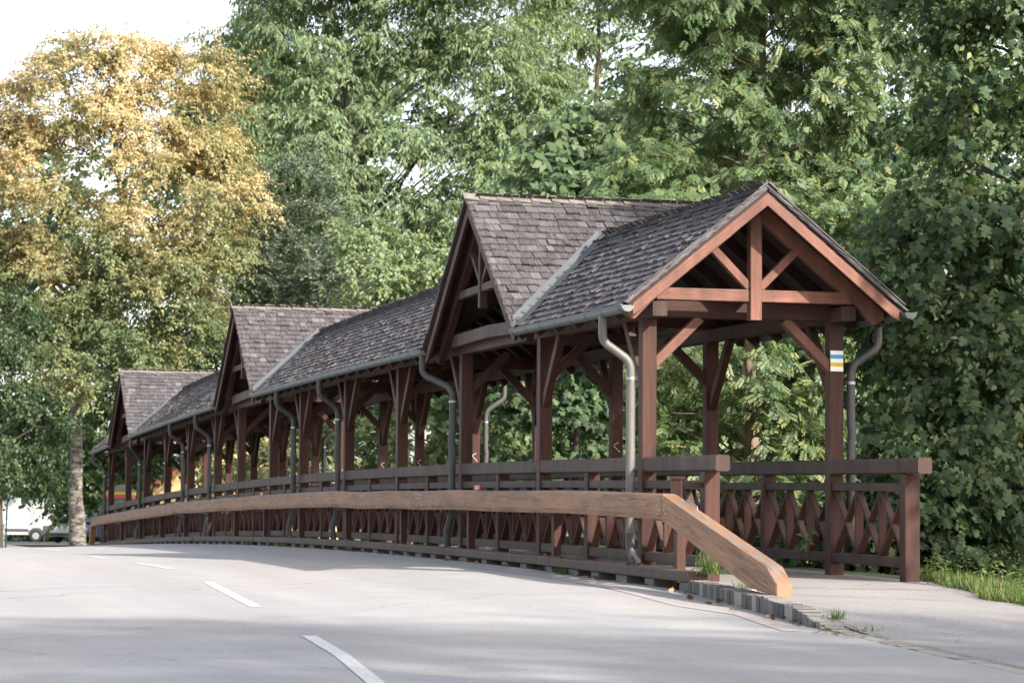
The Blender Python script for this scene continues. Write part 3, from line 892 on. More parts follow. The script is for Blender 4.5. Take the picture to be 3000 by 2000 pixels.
def downpipe(side, i, mat, elbow=False, R=.045):
    y = PY[i] + .07; z = deck(PY[i])
    if i == 2: y0 = dcen[0] + DH + .1
    elif i == 11: y0 = dcen[2] - DH - .25
    elif i == 13: y0 = y + .2
    else: y0 = y
    P = [(side * GX, y0, z + GZ - .04), (side * GX, y0, z + 2.52)]
    def arc(a, b, c, n=6):
        a, b, c = map(np.array, (a, b, c))
        return [tuple((1 - t) ** 2 * a + 2 * t * (1 - t) * b + t * t * c) for t in np.linspace(0, 1, n)]
    P += arc((side * GX, y0, z + 2.47), (side * GX, y0, z + 2.38), (side * (GX - .1), y0 * .7 + y * .3, z + 2.33))
    P += arc((side * (PX + .09), y0 * .3 + y * .7, z + 2.25), (side * PX, y, z + 2.20), (side * PX, y, z + 2.08))
    o = MB().tube(P + [(side * PX, y, z + 1.9)], R, 14).build('downpipe', mat, BR)
    lowx = side * (PX + (.0 if elbow else .05))
    if elbow:
        Q = [(side * PX, y, z + 1.9), (side * PX, y, z + .42)] + arc((side * PX, y, z + .34), (side * PX, y, z + .16), (side * (PX - .03), y - .17, z + .11)) + [(side * (PX - .05), y - .30, z + .04)]
        MB().tube(Q[:2], R + .003, 14).build('pipe_length', mat, o)
        MB().tube(Q[1:], R + .004, 14).build('pipe_shoe', M_PIPE, o)
        MB().tube([(side * PX, y, z + 1.30), (side * PX, y, z + 1.24)], R + .006, 14).build('pipe_collar', mat, o)
        MB().tube([(side * PX, y - .2 * .6, z + .135), (side * (PX - .02), y - .18, z + .10)], R + .012, 14).build('pipe_collar', M_PIPE, o)
    else:
        dent = random.uniform(.006, .015)
        Q = [(side * PX, y, z + 1.9), (side * PX, y, z + 1.6), (side * (PX + dent), y, z + 1.5), (side * PX, y, z + 1.35), (side * PX, y, z + .55), (side * (PX + .07), y, z + .30), (side * (PX + .05), y, z + .1)]
        MB().tube(Q, R + .002, 12).build('pipe_length', mat, o)
        MB().tube([(side * PX, y, z + 1.38), (side * PX, y, z + 1.33)], R + .006, 12).build('pipe_collar', mat, o)
    MB().tube([(side * PX, y, z + 2.03), (side * PX, y, z + 2.0)], R + .006, 14).build('pipe_clip', M_STEEL, o)
    MB().box((side * (PX - .05), y, z + 2.02), (.05, .03, .05)).build('pipe_bracket', M_RED, o)
for i in (0, 2, 4, 5, 8, 9, 11, 13): downpipe(-1, i, M_PIPEL if i == 0 else M_PIPE, i == 0)
for i in (0, 2, 4, 8): downpipe(1, i, M_PIPE)

# gable ends of the bridge -------------------------------------------------
def end_gable(ye, s_):
    """s_ = -1 near end, +1 far end; bargeboards at ye, truss set back"""
    z0 = deck(0)
    for side in (-1, 1):
        top0, bot0 = 3.895, 3.77
        f = lambda x, t: t - SL * x
        poly = [(0, ye, z0 + top0), (side * 1.43, ye, z0 + f(1.43, top0)), (side * 1.43, ye, z0 + f(1.43, top0) - .11), (side * 1.36, ye, z0 + f(1.36, bot0)), (0, ye, z0 + bot0)]
        MB().prism(poly, (0, -s_ * -.038 if s_ < 0 else .038 * -1, 0), (side * cosm, 0, -SL * cosm)).build('bargeboard', M_TRUSS, BR)
        # trim of shingle laths along the verge
        for t_, dz in ((0, .005), (1, .035), (2, .062)):
            MB().prism([(0, ye, z0 + RZ + dz), (side * (EX + .02), ye, z0 + EZ - .01 + dz), (side * (EX + .02), ye, z0 + EZ + .006 + dz), (0, ye, z0 + RZ + dz + .020)], (0, s_ * (.035 + .012 * t_), 0), (side * cosm, 0, -SL * cosm)).build('verge_lath', M_SHINGLE, BR)
    yt = ye - s_ * .35
    th = .10
    for side in (-1, 1):
        f = lambda x, t: t - SL * x
        t0, t1 = 3.885, 3.70
        poly = [(0, yt, z0 + t0), (side * 1.40, yt, z0 + f(1.40, t0)), (side * 1.42, yt, z0 + f(1.40, t0) - .08), (side * 1.30, yt, z0 + f(1.40, t0) - .14), (side * 1.12, yt, z0 + f(1.12, t1)), (0, yt, z0 + t1)]
        MB().prism(poly, (0, -s_ * th, 0), (side * cosm, 0, -SL * cosm)).build('truss_rafter', M_TRUSS, BR)
        b_beam('truss_strut', (side * .06, yt - s_ * .05, z0 + 2.96), (side * .50, yt - s_ * .05, z0 + 3.40), .085, .085, M_TRUSS, .005)
        b_beam('truss_tie', (side * .06, yt - s_ * .05, z0 + 2.872), (side * 1.06, yt - s_ * .05, z0 + 2.872), .09, .125, M_TRUSS, .006)
    b_beam('king_post', (0, yt - s_ * .04, z0 + 2.62), (0, yt - s_ * .04, z0 + 3.72), .125, .125, M_TRUSS, .007, (0, 1, 0))
end_gable(-.73, -1)
end_gable(LEN + PW + .73, 1)

# cross gables -------------------------------------------------------------
for k in range(3):
    zc = dbase[k]
    for side in (-1, 1):
        xb = side * 1.50; xt = side * 1.34
        for s_ in (-1, 1):
            f = lambda d, t: t - DS * d
            t0, t1 = DZ - .04, DZ - .20
            P_ = lambda d, z, x: (x, dcen[k] + s_ * d, zc + z)
            MB().prism([P_(0, t0, xb), P_(DH + .03, f(DH + .03, t0), xb), P_(DH + .03, f(DH + .03, t0) - .10, xb), P_(DH - .1, f(DH - .1, t1), xb), P_(0, t1, xb)], (-side * .038, 0, 0), (0, s_ * cosd, -DS * cosd)).build('bargeboard', M_RED, BR)
            t0, t1 = DZ - .045, DZ - .235
            MB().prism([P_(0, t0, xt), P_(DH - .0, f(DH, t0), xt), P_(DH - .05, f(DH, t0) - .12, xt), P_(DH - .3, f(DH - .3, t1), xt), P_(0, t1, xt)], (-side * .09, 0, 0), (0, s_ * cosd, -DS * cosd)).build('truss_rafter', M_RED, BR)
            b_beam('truss_strut', (xt - side * .045, dcen[k] + s_ * .05, zc + 3.43), (xt - side * .045, dcen[k] + s_ * .62, zc + 3.90), .07, .07, M_RAIL, .005)
            b_beam('truss_tie', (xt - side * .045, dcen[k] + s_ * .05, zc + 3.37), (xt - side * .045, dcen[k] + s_ * 1.30, zc + 3.37), .08, .10, M_RAIL, .006)
            MB().prism([P_(0, DZ + .0, side * 1.52), P_(DH + .05, f(DH + .05, DZ), side * 1.52), P_(DH + .05, f(DH + .05, DZ) + .05, side * 1.52), P_(0, DZ + .055, side * 1.52)], (side * .02, 0, 0), (0, s_ * cosd, -DS * cosd)).build('verge_lath', M_RAIL, BR)
        b_beam('king_post', (xt - side * .04, dcen[k], zc + 3.12), (xt - side * .04, dcen[k], zc + 4.28), .10, .10, M_RAIL, .006, (0, 1, 0))
        # gable sill over the wall plate
        za, zb = deck(PY[DORM[k][0]]), deck(PY[DORM[k][1]])
        ya, yb = PY[DORM[k][0]] + .02, PY[DORM[k][1]] + PW / 2 - .07
        b_beam('gable_sill', (side * 1.19, ya, za + 2.79), (side * 1.19, (ya + yb) / 2, (za + zb) / 2 + 2.83), .11, .16, M_RAIL, .008)
        b_beam('gable_sill', (side * 1.19, (ya + yb) / 2, (za + zb) / 2 + 2.83), (side * 1.19, yb, zb + 2.80), .11, .16, M_RAIL, .008)
# common rafters with their tails under the eaves
rafter = MB().beam((.0, 0, 0), (1.46, 0, -SL * 1.46), .08, .11, .005).mesh('rafter'); rafter.materials.append(M_DARKWOOD)
for n_, (ya, yb, ka, kb_) in enumerate(ST):
    a = ya + (DH + .1 if ka is not None else .55); b = yb - (DH + .1 if kb_ is not None else .55)
    k = max(2, int(round((b - a) / .84)))
    for i in range(k + 1):
        y = a + (b - a) * i / k
        for side in (-1, 1):
            o = bpy.data.objects.new('rafter', rafter); COL.objects.link(o); o.parent = BR
            o.location = (0, y, dk(y) + RZ - .035 - .075); o.rotation_euler = (0, 0, 0 if side > 0 else math.pi)

# way mark painted on the right front post: white, blue, white, yellow, white
MW = plain('mark_white', (.78, .78, .76), .6, .05, 30); MBL = plain('mark_blue', (.06, .27, .45), .6, .08, 30); MY = plain('mark_yellow', (.60, .42, .02), .6, .08, 30)
wm = None; zz = 2.35
for nm, h, m_ in (('white_stripe', .042, MW), ('blue_stripe', .042, MBL), ('white_stripe', .042, MW), ('yellow_stripe', .042, MY), ('white_stripe', .05, MW)):
    mb = MB().box((SX, -.0015, zz - h / 2), (PW - .014, .003, h)); zz -= h
    if wm is None:
        wm = mb.build('waymark', m_, BR); wm['label'] = 'painted trail blaze of white, blue and yellow stripes on the right front post'
    else: mb.build(nm, m_, wm)
# chalk ticks on the far-side posts
M_CHALK = plain('chalk', (.75, .72, .68), .8, .05, 30)
for i in (2, 3, 4, 5, 6, 7):
    z = deck(PY[i]) + 1.45 - .02 * (i % 2); x = SX - .02
    mb = MB()
    mb.tube([(x + .035, PY[i] - .002, z + .06), (x - .02, PY[i] - .003, z + .03), (x - .025, PY[i] - .003, z + .01), (x + .055, PY[i] - .002, z - .07)], .0045, 5)
    mb.build('chalk_tick', M_CHALK, BR)

# bolt heads at the rail ends beside the road-side posts
mbolt = {}
for i in range(0, 6):
    for yo in (-.10, -.05, PW + .05, PW + .10):
        for zz_ in (RT_ - RH + .02, .93):
            y = PY[i] + yo; z = deck(y) + zz_
            MB().tube([(-W + .012 - (0.0 if zz_ > 1 else -.01), y, z), (-W - .006 + (0.0 if zz_ > 1 else .01), y, z)], .008, 6).build('bolt', M_PIPE, BR)

# ------------------------------------------------------------------ timber kerb beside the road
KX = -1.6
TK = empty('timber_kerb', (KX, 20, 0), 'low brown timber kerb beam on small blocks along the road edge', 'kerb')
y = -3.2; k = 0
while y < LEN + 1.2:
    L = random.choice((4.1, 3.9, 4.3)) if k else 5.6
    y1 = min(LEN + 1.4, y + L); a = KX + .1
    MB().beam((a, y + .006, deck(y) + .07), (a + random.uniform(-.006, .006), y1 - .006, deck(y1) + .07), .2, .10, .012).build('kerb_beam', M_RAIL, TK)
    y = y1; k += 1
y = -3.0
M_BLOCK = plain('concrete_block', (.13, .12, .112), .9, .25, 12)
while y < LEN:
    MB().box((KX + .12, y, deck(y) - .02), (.19, random.uniform(.22, .42), .085)).build('spacer_block', M_BLOCK, TK)
    y += random.uniform(.85, 1.15)
MB().box((KX + .33, LEN / 2 - 1, deck(10) - .12), (.25, LEN + 2.5, .12)).build('kerb_bed', M_BLOCK, TK)

# ------------------------------------------------------------------ guard rail of squared logs
GD, GHt = .145, .245
GR_ = empty('guard_rail', (KX, 20, 0), 'orange-brown squared log guard rail along the road with sloping near end', 'guard rail')
bend = at_x(1938, 1447, KX)
def gz(y): return deck(min(LEN, y)) + .845 - .5 * GHt - (.02 if y < 0 else 0)
# spans follow the supports; every joint is a little off line
jy = [float(bend[1])] + [PY[i] + .3 for i in range(1, 13)] + [LEN - .2]
js = [(KX + GD / 2 + (random.uniform(-.012, .012) if i else 0), y, (float(bend[2]) - GHt / 2 + .005) if i == 0 else gz(y) + random.uniform(-.012, .012)) for i, y in enumerate(jy)]
bolt_mb = []
for i in range(len(js) - 1):
    p0, p1 = np.array(js[i]), np.array(js[i + 1])
    # each span is two logs' worth of slightly bent timber
    m0 = (p0 + p1) / 2 + np.array([random.uniform(-.01, .01), 0, random.uniform(-.004, .02)])
    mb = MB(); q = [p0 + np.array([0, .003, 0]), m0, p1 - np.array([0, .003, 0])]
    # swept chamfered profile
    prof = [(-GD / 2 + .012, -GHt / 2), (GD / 2 - .012, -GHt / 2), (GD / 2, -GHt / 2 + .02), (GD / 2, GHt / 2 - .03), (GD / 2 - .02, GHt / 2), (-GD / 2 + .025, GHt / 2), (-GD / 2, GHt / 2 - .022), (-GD / 2, -GHt / 2 + .055)]
    off = random.random() * 40; vs = []
    for p in q: vs += [p + np.array([a, 0, b]) for a, b in prof]
    fs = []; uvs = []; per = [0]
    for a in range(8):
        b = (a + 1) % 8; per.append(per[-1] + math.hypot(prof[b][0] - prof[a][0], prof[b][1] - prof[a][1]))
    for s_ in range(2):
        l0 = np.linalg.norm(q[s_] - q[0]); l1 = np.linalg.norm(q[s_ + 1] - q[0])
        for a in range(8):
            b = (a + 1) % 8
            fs.append((s_ * 8 + a, s_ * 8 + b, s_ * 8 + 8 + b, s_ * 8 + 8 + a)[::-1]); uvs.append([(off + per[a], off + l0), (off + per[a + 1], off + l0), (off + per[a + 1], off + l1), (off + per[a], off + l1)][::-1])
    fs += [tuple(range(8)), tuple(range(23, 15, -1))]; uvs += [[(off + v[0], off + v[1] * .1) for v in prof], [(off + v[0], off + v[1] * .1) for v in prof[::-1]]]
    mb.add(vs, fs, uvs, random.random(), False)
    seg = mb.build('guard_log', M_GUARD, GR_)
    if seg.data.polygons[3].normal.x < 0: pass
    for e, p in ((0.09, p0), (-.09, p1)):
        for dy, dz in ((0, .07), (.035, .02), (0, -.03), (.04, -.07)):
            y = p[1] + e + (dy if e > 0 else -dy); z = p[2] + dz
            MB().tube([(p[0] - GD / 2 + .006, y, z), (p[0] - GD / 2 - .006, y, z), (p[0] - GD / 2 - .012, y, z)], [.013, .012, .005], 7).build('bolt', M_BOLT, GR_)
# sloping near end
pts = [at_x(1938, 1447, KX), at_x(1938, 1450, KX) * np.array([1, 1, 0]) + np.array([0, 0, float(bend[2]) - .24]), at_x(2196, 1722, KX), at_x(2274, 1748, KX), at_x(2273, 1709, KX), at_x(2246, 1659, KX)]
pts = [np.array([KX, p[1], p[2]]) for p in pts]; pts[1][1] = pts[0][1]
ch = .012
def shrink(ps, d):
    c = np.mean(ps, axis=0); return [p + (c - p) / np.linalg.norm(c - p) * d for p in ps]
g = pts[-1] - pts[0]
mb = MB()
ins = shrink(pts, ch); n = len(pts); off = 3.3; gg = g / np.linalg.norm(g); qq = np.cross(gg, (1, 0, 0))
rings = [[p + np.array([0, 0, 0]) for p in ins], [p + np.array([ch, 0, 0]) for p in pts], [p + np.array([GD - ch, 0, 0]) for p in pts], [p + np.array([GD, 0, 0]) for p in ins]]
vs = [p for r in rings for p in r]
UVf = lambda p: (off + p @ qq + p[0], off + p @ gg)
fs = [tuple(range(n)), tuple(range(4 * n - 1, 3 * n - 1, -1))]
for r in range(3):
    for i in range(n): fs.append((r * n + i, r * n + n + i, r * n + n + (i + 1) % n, r * n + (i + 1) % n))
mb.add(vs, fs, [[UVf(vs[k]) for k in f] for f in fs], .4)
me = mb.mesh('sloping_log')
if me.polygons[0].normal.x > 0: me.flip_normals()
slog = link('sloping_log', me, GR_, M_GUARD)
for dy, dz in ((-.07, .06), (-.14, .0), (-.09, -.05), (-.15, -.09)):
    z = float(bend[2]) - .10 + dz; y = float(bend[1]) + dy
    MB().tube([(KX + .006, y, z), (KX - .007, y, z), (KX - .012, y, z)], [.013, .012, .005], 7).build('bolt', M_BOLT, GR_)
# far end leg
MB().beam((KX + GD / 2, LEN - .15, gz(LEN) + .02), (KX + GD / 2, LEN + .35, deck(LEN) - .1), .15, .2, .02).build('end_leg', M_GUARD, GR_)
# supports behind the logs, steel straps, red reflectors
M_REFL = plain('red_reflector', (.55, .02, .025), .3, .1, 20)
for i, y in enumerate([float(bend[1]) + .12] + [(PY[i] + PY[i + 1] + PW) / 2 + .2 for i in range(0, 13)]):
    z = deck(max(0, y)); top = float(bend[2]) - .06 if i == 0 else gz(y) + .02
    MB().beam((KX + GD + .075, y, z - .1), (KX + GD + .075, y, top), .09, .10, .006, (0, 1, 0)).build('support_post', M_RED, GR_)
    MB().tube([(KX + .02, y - .09, gz(y) - GHt / 2 - .012), (KX + GD + .03, y - .09, gz(y) - GHt / 2 - .03), (KX + GD + .05, y + .02, gz(y) - GHt / 2 - .03)], .007, 6).build('steel_strap', M_STEEL, GR_)
for px in (1399, 768, 545, 434):
    p = at_x(px, 1430, KX + GD / 2); y = float(p[1])
    MB().box((KX + GD * .5, y, gz(y) + GHt / 2 + .03), (.02, .26, .055)).build('reflector', M_REFL, GR_)
sa, sb = at_x(2012, 1464, KX + GD - .01), at_x(2043, 1484, KX + GD - .01)
MB().tube([sa, sb, sb - np.array([0, 0, .04])], .006, 6).build('steel_strap', M_STEEL, GR_)
tp = at_depth(2188, 1725, 24.0)
MB().box((KX + .09, float(pts[2][1]) + .25, walk_z(-1.4, float(pts[2][1]) + .25) + .06), (.09, .06, .26)).build('support_stub', M_STEEL, GR_)

# ------------------------------------------------------------------ marker post with number plate
mp = at_x(1985, 1400, -1.36)
MK = empty('marker_post', (float(mp[0]), float(mp[1]), float(mp[2]) - .44), 'small maroon marker post with cap and dark number plate behind the guard rail bend', 'marker post')
rz = math.radians(-38); z1 = float(mp[2])
c_, s__ = math.cos(rz), math.sin(rz)
MB().box((mp[0], mp[1], z1 - .22), (.10, .085, .44), rz).build('post', M_RED, MK)
MB().beam((mp[0], mp[1], z1 - .06), (-W + .02, mp[1] + .02, z1 - .06), .05, .05).build('bracket', M_RED, MK)
MB().box((mp[0], mp[1], z1 + .012 - .008), (.125, .11, .028), rz).build('cap', M_RED, MK)
M_PLATE = plain('plate_grey', (.10, .10, .105), .5, .15, 20)
fx, fy = -c_, -s__                                  # outward normal of the plate face (local -x)
ctr = np.array([mp[0] + fx * .053, mp[1] + fy * .053, z1 - .14])
pl = MB().box(ctr, (.008, .072, .20), rz).build('number_plate', M_PLATE, MK)
def text_mesh(s, size, depth=.001):
    cu = bpy.data.curves.new('lettering', 'FONT'); cu.body = s; cu.size = size; cu.extrude = depth; cu.align_x = 'CENTER'; cu.align_y = 'CENTER'; cu.resolution_u = 3
    ob = bpy.data.objects.new('lettering', cu); COL.objects.link(ob)
    dg = bpy.context.evaluated_depsgraph_get(); me = bpy.data.meshes.new_from_object(ob.evaluated_get(dg)); bpy.data.objects.remove(ob); bpy.data.curves.remove(cu)
    return me
me = text_mesh('51', .038)
xd = Vector((-fy, fx, 0)) * 1.0; zd = Vector((0, 0, 1)); nd = Vector((fx, fy, 0))
if xd.cross(zd).dot(nd) < 0: xd = -xd
o = link('lettering', me, pl, plain('number_ink', (.32, .28, .22), .6, .1, 20))
q = Vector(ctr) + nd * .0055 + Vector((0, 0, .0))
o.matrix_basis = Matrix(((xd.x, zd.x, nd.x, q.x), (xd.y, zd.y, nd.y, q.y), (xd.z, zd.z, nd.z, q.z), (0, 0, 0, 1)))
# ------------------------------------------------------------------ foliage
T_QUAD = (np.array([(0, 0, 0), (.42, .5, .07), (1, 0, -.06), (.42, -.5, .07)]), [(0, 3, 2, 1)])
_half = [(-.07, .2), (.06, .45), (.24, .30), (.44, .60), (.52, .34), (.66, .20), (.80, .25)]
_out = [(0, 0)] + _half + [(1.0, 0)] + [(u, -v) for u, v in _half[::-1]]
_mv = [(.40, 0, .03)] + [(u, v, -.12 * abs(v) - (.10 if u > .75 else 0)) for u, v in _out]
T_MAPLE = (np.array(_mv), [(0, 1 + (i + 1) % len(_out), 1 + i) for i in range(len(_out))])
def pinnate(n, lw=.2, ll=.42):
    """a feather leaf: n pairs of leaflets and one at the tip, each a rhombus"""
    V = []; F = []
    def lf(u, v, ang, L):
        b = len(V); c, s = math.cos(ang), math.sin(ang)
        for a, w, h in ((0, 0, 0), (.45, .5 * lw / ll, .03), (1, 0, -.08), (.45, -.5 * lw / ll, .03)):
            V.append((u + L * (a * c - w * s), v + L * (a * s + w * c), h * L - .06 * u * u))
        F.append((b, b + 3, b + 2, b + 1))
    for i in range(n):
        u = .18 + .66 * i / n; L = ll * (1 - .25 * abs(i / n - .5))
        for s in (-1, 1): lf(u, 0, s * 1.0, L)
    lf(.84, 0, 0, ll * .7)
    return (np.array(V), F)
T_PIN = pinnate(4, .17, .42)
T_PIN2 = pinnate(3, .20, .46)

def unit(a): return a / (np.linalg.norm(a, axis=-1, keepdims=True) + 1e-9)
def leaf_mesh(name, pos, axis, nrm, length, width, tint, tmpl):
    tv, tf = tmpl; n = len(pos); k = len(tv)
    axis = unit(axis); side = unit(np.cross(nrm, axis)); up = np.cross(axis, side)
    L = np.asarray(length)[:, None, None]; Wd = np.asarray(width)[:, None, None]
    V = pos[:, None, :] + axis[:, None, :] * (tv[None, :, 0:1] * L) + side[:, None, :] * (tv[None, :, 1:2] * Wd) + up[:, None, :] * (tv[None, :, 2:3] * L)
    V = V.reshape(-1, 3).astype(np.float32)
    fl = [len(f) for f in tf]; tot = sum(fl); nf = len(tf)
    idx = np.concatenate([np.array(f) for f in tf])
    loops = (np.arange(n)[:, None] * k + idx[None, :]).reshape(-1).astype(np.int32)
    st = np.concatenate([[0], np.cumsum(fl)[:-1]])
    starts = (np.arange(n)[:, None] * tot + st[None, :]).reshape(-1).astype(np.int32)
    me = bpy.data.meshes.new(name)
    me.vertices.add(n * k); me.vertices.foreach_set('co', V.reshape(-1))
    me.loops.add(n * tot); me.loops.foreach_set('vertex_index', loops)
    me.polygons.add(n * nf); me.polygons.foreach_set('loop_start', starts)
    try: me.polygons.foreach_set('loop_total', np.tile(np.array(fl, np.int32), n))
    except Exception: pass
    at = me.attributes.new('tint', 'FLOAT', 'FACE'); at.data.foreach_set('value', np.repeat(np.asarray(tint, np.float32), nf))
    me.update(calc_edges=True)
    return me

def sprays(clumps, axis_xy, n_twig, n_leaf, twig, droop, leaf_len, leaf_wid, tint_f, flat=.55, hang=.35, rise=.25, updir=.9, size_jit=.3):
    """clumps: (K,4) centre + radius. Twigs leave each clump outwards from the trunk, bend down, and carry leaves."""
    K = len(clumps); c = np.repeat(clumps[:, :3], n_twig, 0); r = np.repeat(clumps[:, 3], n_twig)
    T = len(c)
    out = c[:, :2] - np.asarray(axis_xy)[None, :2] if np.ndim(axis_xy) == 1 else c[:, :2] - np.repeat(axis_xy, n_twig, 0)
    ang = np.arctan2(out[:, 1], out[:, 0]) + RNG.normal(0, 1.15, T)
    el = RNG.normal(rise, .45, T)
    d = np.stack([np.cos(ang) * np.cos(el), np.sin(ang) * np.cos(el), np.sin(el)], 1)
    L = r * RNG.uniform(.6, 1.35, T) * twig
    o = c + RNG.normal(0, .28, (T, 3)) * r[:, None] * np.array([1, 1, flat])
    m = n_leaf; t = np.tile((np.arange(m) + .5) / m, T) ** .8
    oo = np.repeat(o, m, 0); dd = np.repeat(d, m, 0); LL = np.repeat(L, m)
    n = T * m
    pos = oo + dd * (t * LL)[:, None]; pos[:, 2] -= droop * (t ** 2) * LL
    pos += RNG.normal(0, .05, (n, 3))
    tang = dd.copy(); tang[:, 2] -= 2 * droop * t; tang = unit(tang)
    sd = unit(np.cross(tang, np.array([0, 0, 1.0]))) * np.where(np.arange(n) % 2, 1, -1)[:, None]
    ax = tang * RNG.uniform(.3, .9, n)[:, None] + sd * RNG.uniform(.3, 1.0, n)[:, None]
    ax[:, 2] -= hang * RNG.uniform(.4, 1.6, n); ax += RNG.normal(0, .2, (n, 3))
    outw = np.repeat(unit(np.concatenate([out, np.zeros((T, 1))], 1)), m, 0)
    nr = np.array([0, 0, updir * .7]) + outw * .5 + np.array(TOSUN) * .65 + RNG.normal(0, .38, (n, 3))
    ln = leaf_len * RNG.uniform(1 - size_jit, 1 + size_jit, n); wd = leaf_wid * RNG.uniform(1 - size_jit, 1 + size_jit, n)
    return pos, ax, nr, ln, wd, tint_f(pos, n)

def clumps_in(ells, n, size, back=.35, shell=.55, camv=None):
    """scatter clump centres through the outer volume of a set of ellipsoids (cx,cy,cz,rx,ry,rz); fewer on the far side"""
    E_ = np.array(ells); vol = (E_[:, 3] * E_[:, 4] * E_[:, 5]) ** .67; pr = vol / vol.sum()
    out = []
    tries = 0
    while len(out) < n and tries < n * 60:
        tries += 1
        e = E_[RNG.choice(len(E_), p=pr)]
        v = RNG.normal(0, 1, 3); v /= np.linalg.norm(v)
        q = v * (shell + (1 - shell) * RNG.random() ** .5)
        p = e[:3] + q * e[3:]
        inside = False
        for f in E_:
            if f is e: continue
            if np.sum(((p - f[:3]) / f[3:]) ** 2) < .35: inside = True
        if inside: continue
        if v @ -FW < -.15 and RNG.random() > back: continue
        out.append((*p, size * RNG.uniform(.7, 1.3)))
    return np.array(out)

def limb(mb, a, b, r0, r1, sag=.15, n=6, sides=6):
    a = np.array(a, float); b = np.array(b, float); d = b - a; L = np.linalg.norm(d)
    side = RNG.normal(0, .07, 3) * L
    pts = []; rr = []
    for i in range(n + 1):
        t = i / n
        p = a + d * t + side * math.sin(math.pi * t) + np.array([0, 0, sag * L * math.sin(math.pi * t)])
        p = p + (RNG.normal(0, .018, 3) * L if 0 < i < n else 0)
        pts.append(p); rr.append(r0 + (r1 - r0) * t)
    mb.tube(pts, rr, sides, True)
    return pts

def tree(name, label, base, trunk_pts, r0, ells, n_cl, cl_size, leafs, lmat, bark, group=None, limbs=26, back=.35, shell=.55, cat='tree', top_r=.05, keepf=None):
    base = np.array(base, float)
    T_ = empty(name, tuple(base), label, cat, group)
    tp = [base - np.array([0, 0, .3])] + [np.array(p, float) for p in trunk_pts]
    m = len(tp); rr = [r0 * 1.25] + [r0 + (top_r - r0) * (i / (m - 1)) ** .9 for i in range(1, m)]
    # finer trunk curve
    P = []; R = []
    for i in range(m - 1):
        for k in range(4):
            t = k / 4; P.append(tp[i] * (1 - t) + tp[i + 1] * t + RNG.normal(0, .02, 3)); R.append(rr[i] * (1 - t) + rr[i + 1] * t)
    P.append(tp[-1]); R.append(rr[-1])
    MB().tube(P, R, 10, True).build('trunk', bark, T_)
    cl = clumps_in(ells, n_cl, cl_size, back, shell)
    if keepf is not None: cl = np.array([c for c in cl if keepf(c)])
    PA = np.array(P)
    for j in RNG.permutation(len(cl))[:limbs]:
        c = cl[j, :3]
        cand = PA[PA[:, 2] < c[2] + .3] if np.any(PA[:, 2] < c[2] + .3) else PA[:3]
        s0 = cand[np.argmin(np.linalg.norm(cand - (c - np.array([0, 0, .45 * np.linalg.norm(c[:2] - PA[-1][:2])])), axis=1))]
        k = int(np.argmin(np.linalg.norm(PA - s0, axis=1)))
        lb = MB(); limb(lb, s0, c, min(.09, max(.02, R[k] * .36)), .012, .06); lb.build('limb', bark, T_)
    ax = np.array([np.interp(c[2], PA[:, 2], PA[:, 0]) if PA[-1, 2] > PA[0, 2] else base[0] for c in cl]), np.array([np.interp(c[2], PA[:, 2], PA[:, 1]) for c in cl])
    axy = np.stack(ax, 1)
    for nm, kw, tm, mt in leafs:
        a = sprays(cl, axy, **kw)
        o = link(nm, leaf_mesh(nm, *a, tm), T_, mt); o['kind'] = 'stuff'
    return T_, cl, axy

def E(px, py, dep, rx, rz, ry=None):
    p = at_depth(px, py, dep); return (p[0], p[1], p[2], rx, ry or rx, rz)
def gp(px, dep, zoff=0.0):
    p = at_depth(px, 1590, dep); return (p[0], p[1], ground_z(p[0], p[1]) + zoff)
U = lambda a, b: (lambda pos, n: RNG.uniform(a, b, n))
def skew(lo, hi, p, top=.02):
    def f(pos, n):
        t = lo + (hi - lo) * RNG.random(n) ** p
        t[RNG.random(n) < top] = 1.0
        return t
    return f

# golden tree with mottled trunk beside the far bridge end
D = 101.0
def gold_tint(pos, n):
    h = np.clip((pos[:, 2] - 7.6) / 4.6, 0, 1)
    g = .08 + .66 * h + RNG.normal(0, .17, n) + .30 * np.sin(pos[:, 0] * 1.3 + pos[:, 2] * 1.1) * np.cos(pos[:, 1] * .9 + pos[:, 2] * .7)
    return np.clip(g, 0, 1)
b = gp(230, D)
tree('golden_tree', 'tall golden-leaved tree with pale mottled trunk behind the far end of the bridge', b,
     [at_depth(222, 1400, D), at_depth(228, 1180, D), at_depth(290, 950, D), at_depth(370, 700, D), at_depth(345, 500, D), at_depth(320, 250, D)], .27,
     [E(300, 560, D, 3.7, 4.2), E(250, 310, D, 2.6, 2.3), E(520, 640, D - 1, 2.9, 3.0), E(60, 560, D, 2.8, 2.8), E(420, 930, D - 1.5, 2.8, 1.6), E(150, 860, D - 1, 2.4, 1.7), E(300, 1080, D - 2, 2.2, 1.1), E(480, 330, D + 1, 2.6, 2.2), E(640, 560, D, 1.5, 1.7), E(90, 330, D + 1, 2.0, 1.5), E(330, 190, D, 2.2, 1.3), E(540, 230, D + 1, 1.8, 1.3)],
     370, .76, [('leaves', dict(n_twig=16, n_leaf=23, twig=1.45, droop=.30, flat=.3, leaf_len=.125, leaf_wid=.08, tint_f=gold_tint, hang=.5, rise=.2), T_QUAD, LM_GOLD)], LM_GOLD, M_BIRCH, limbs=46, shell=.4)
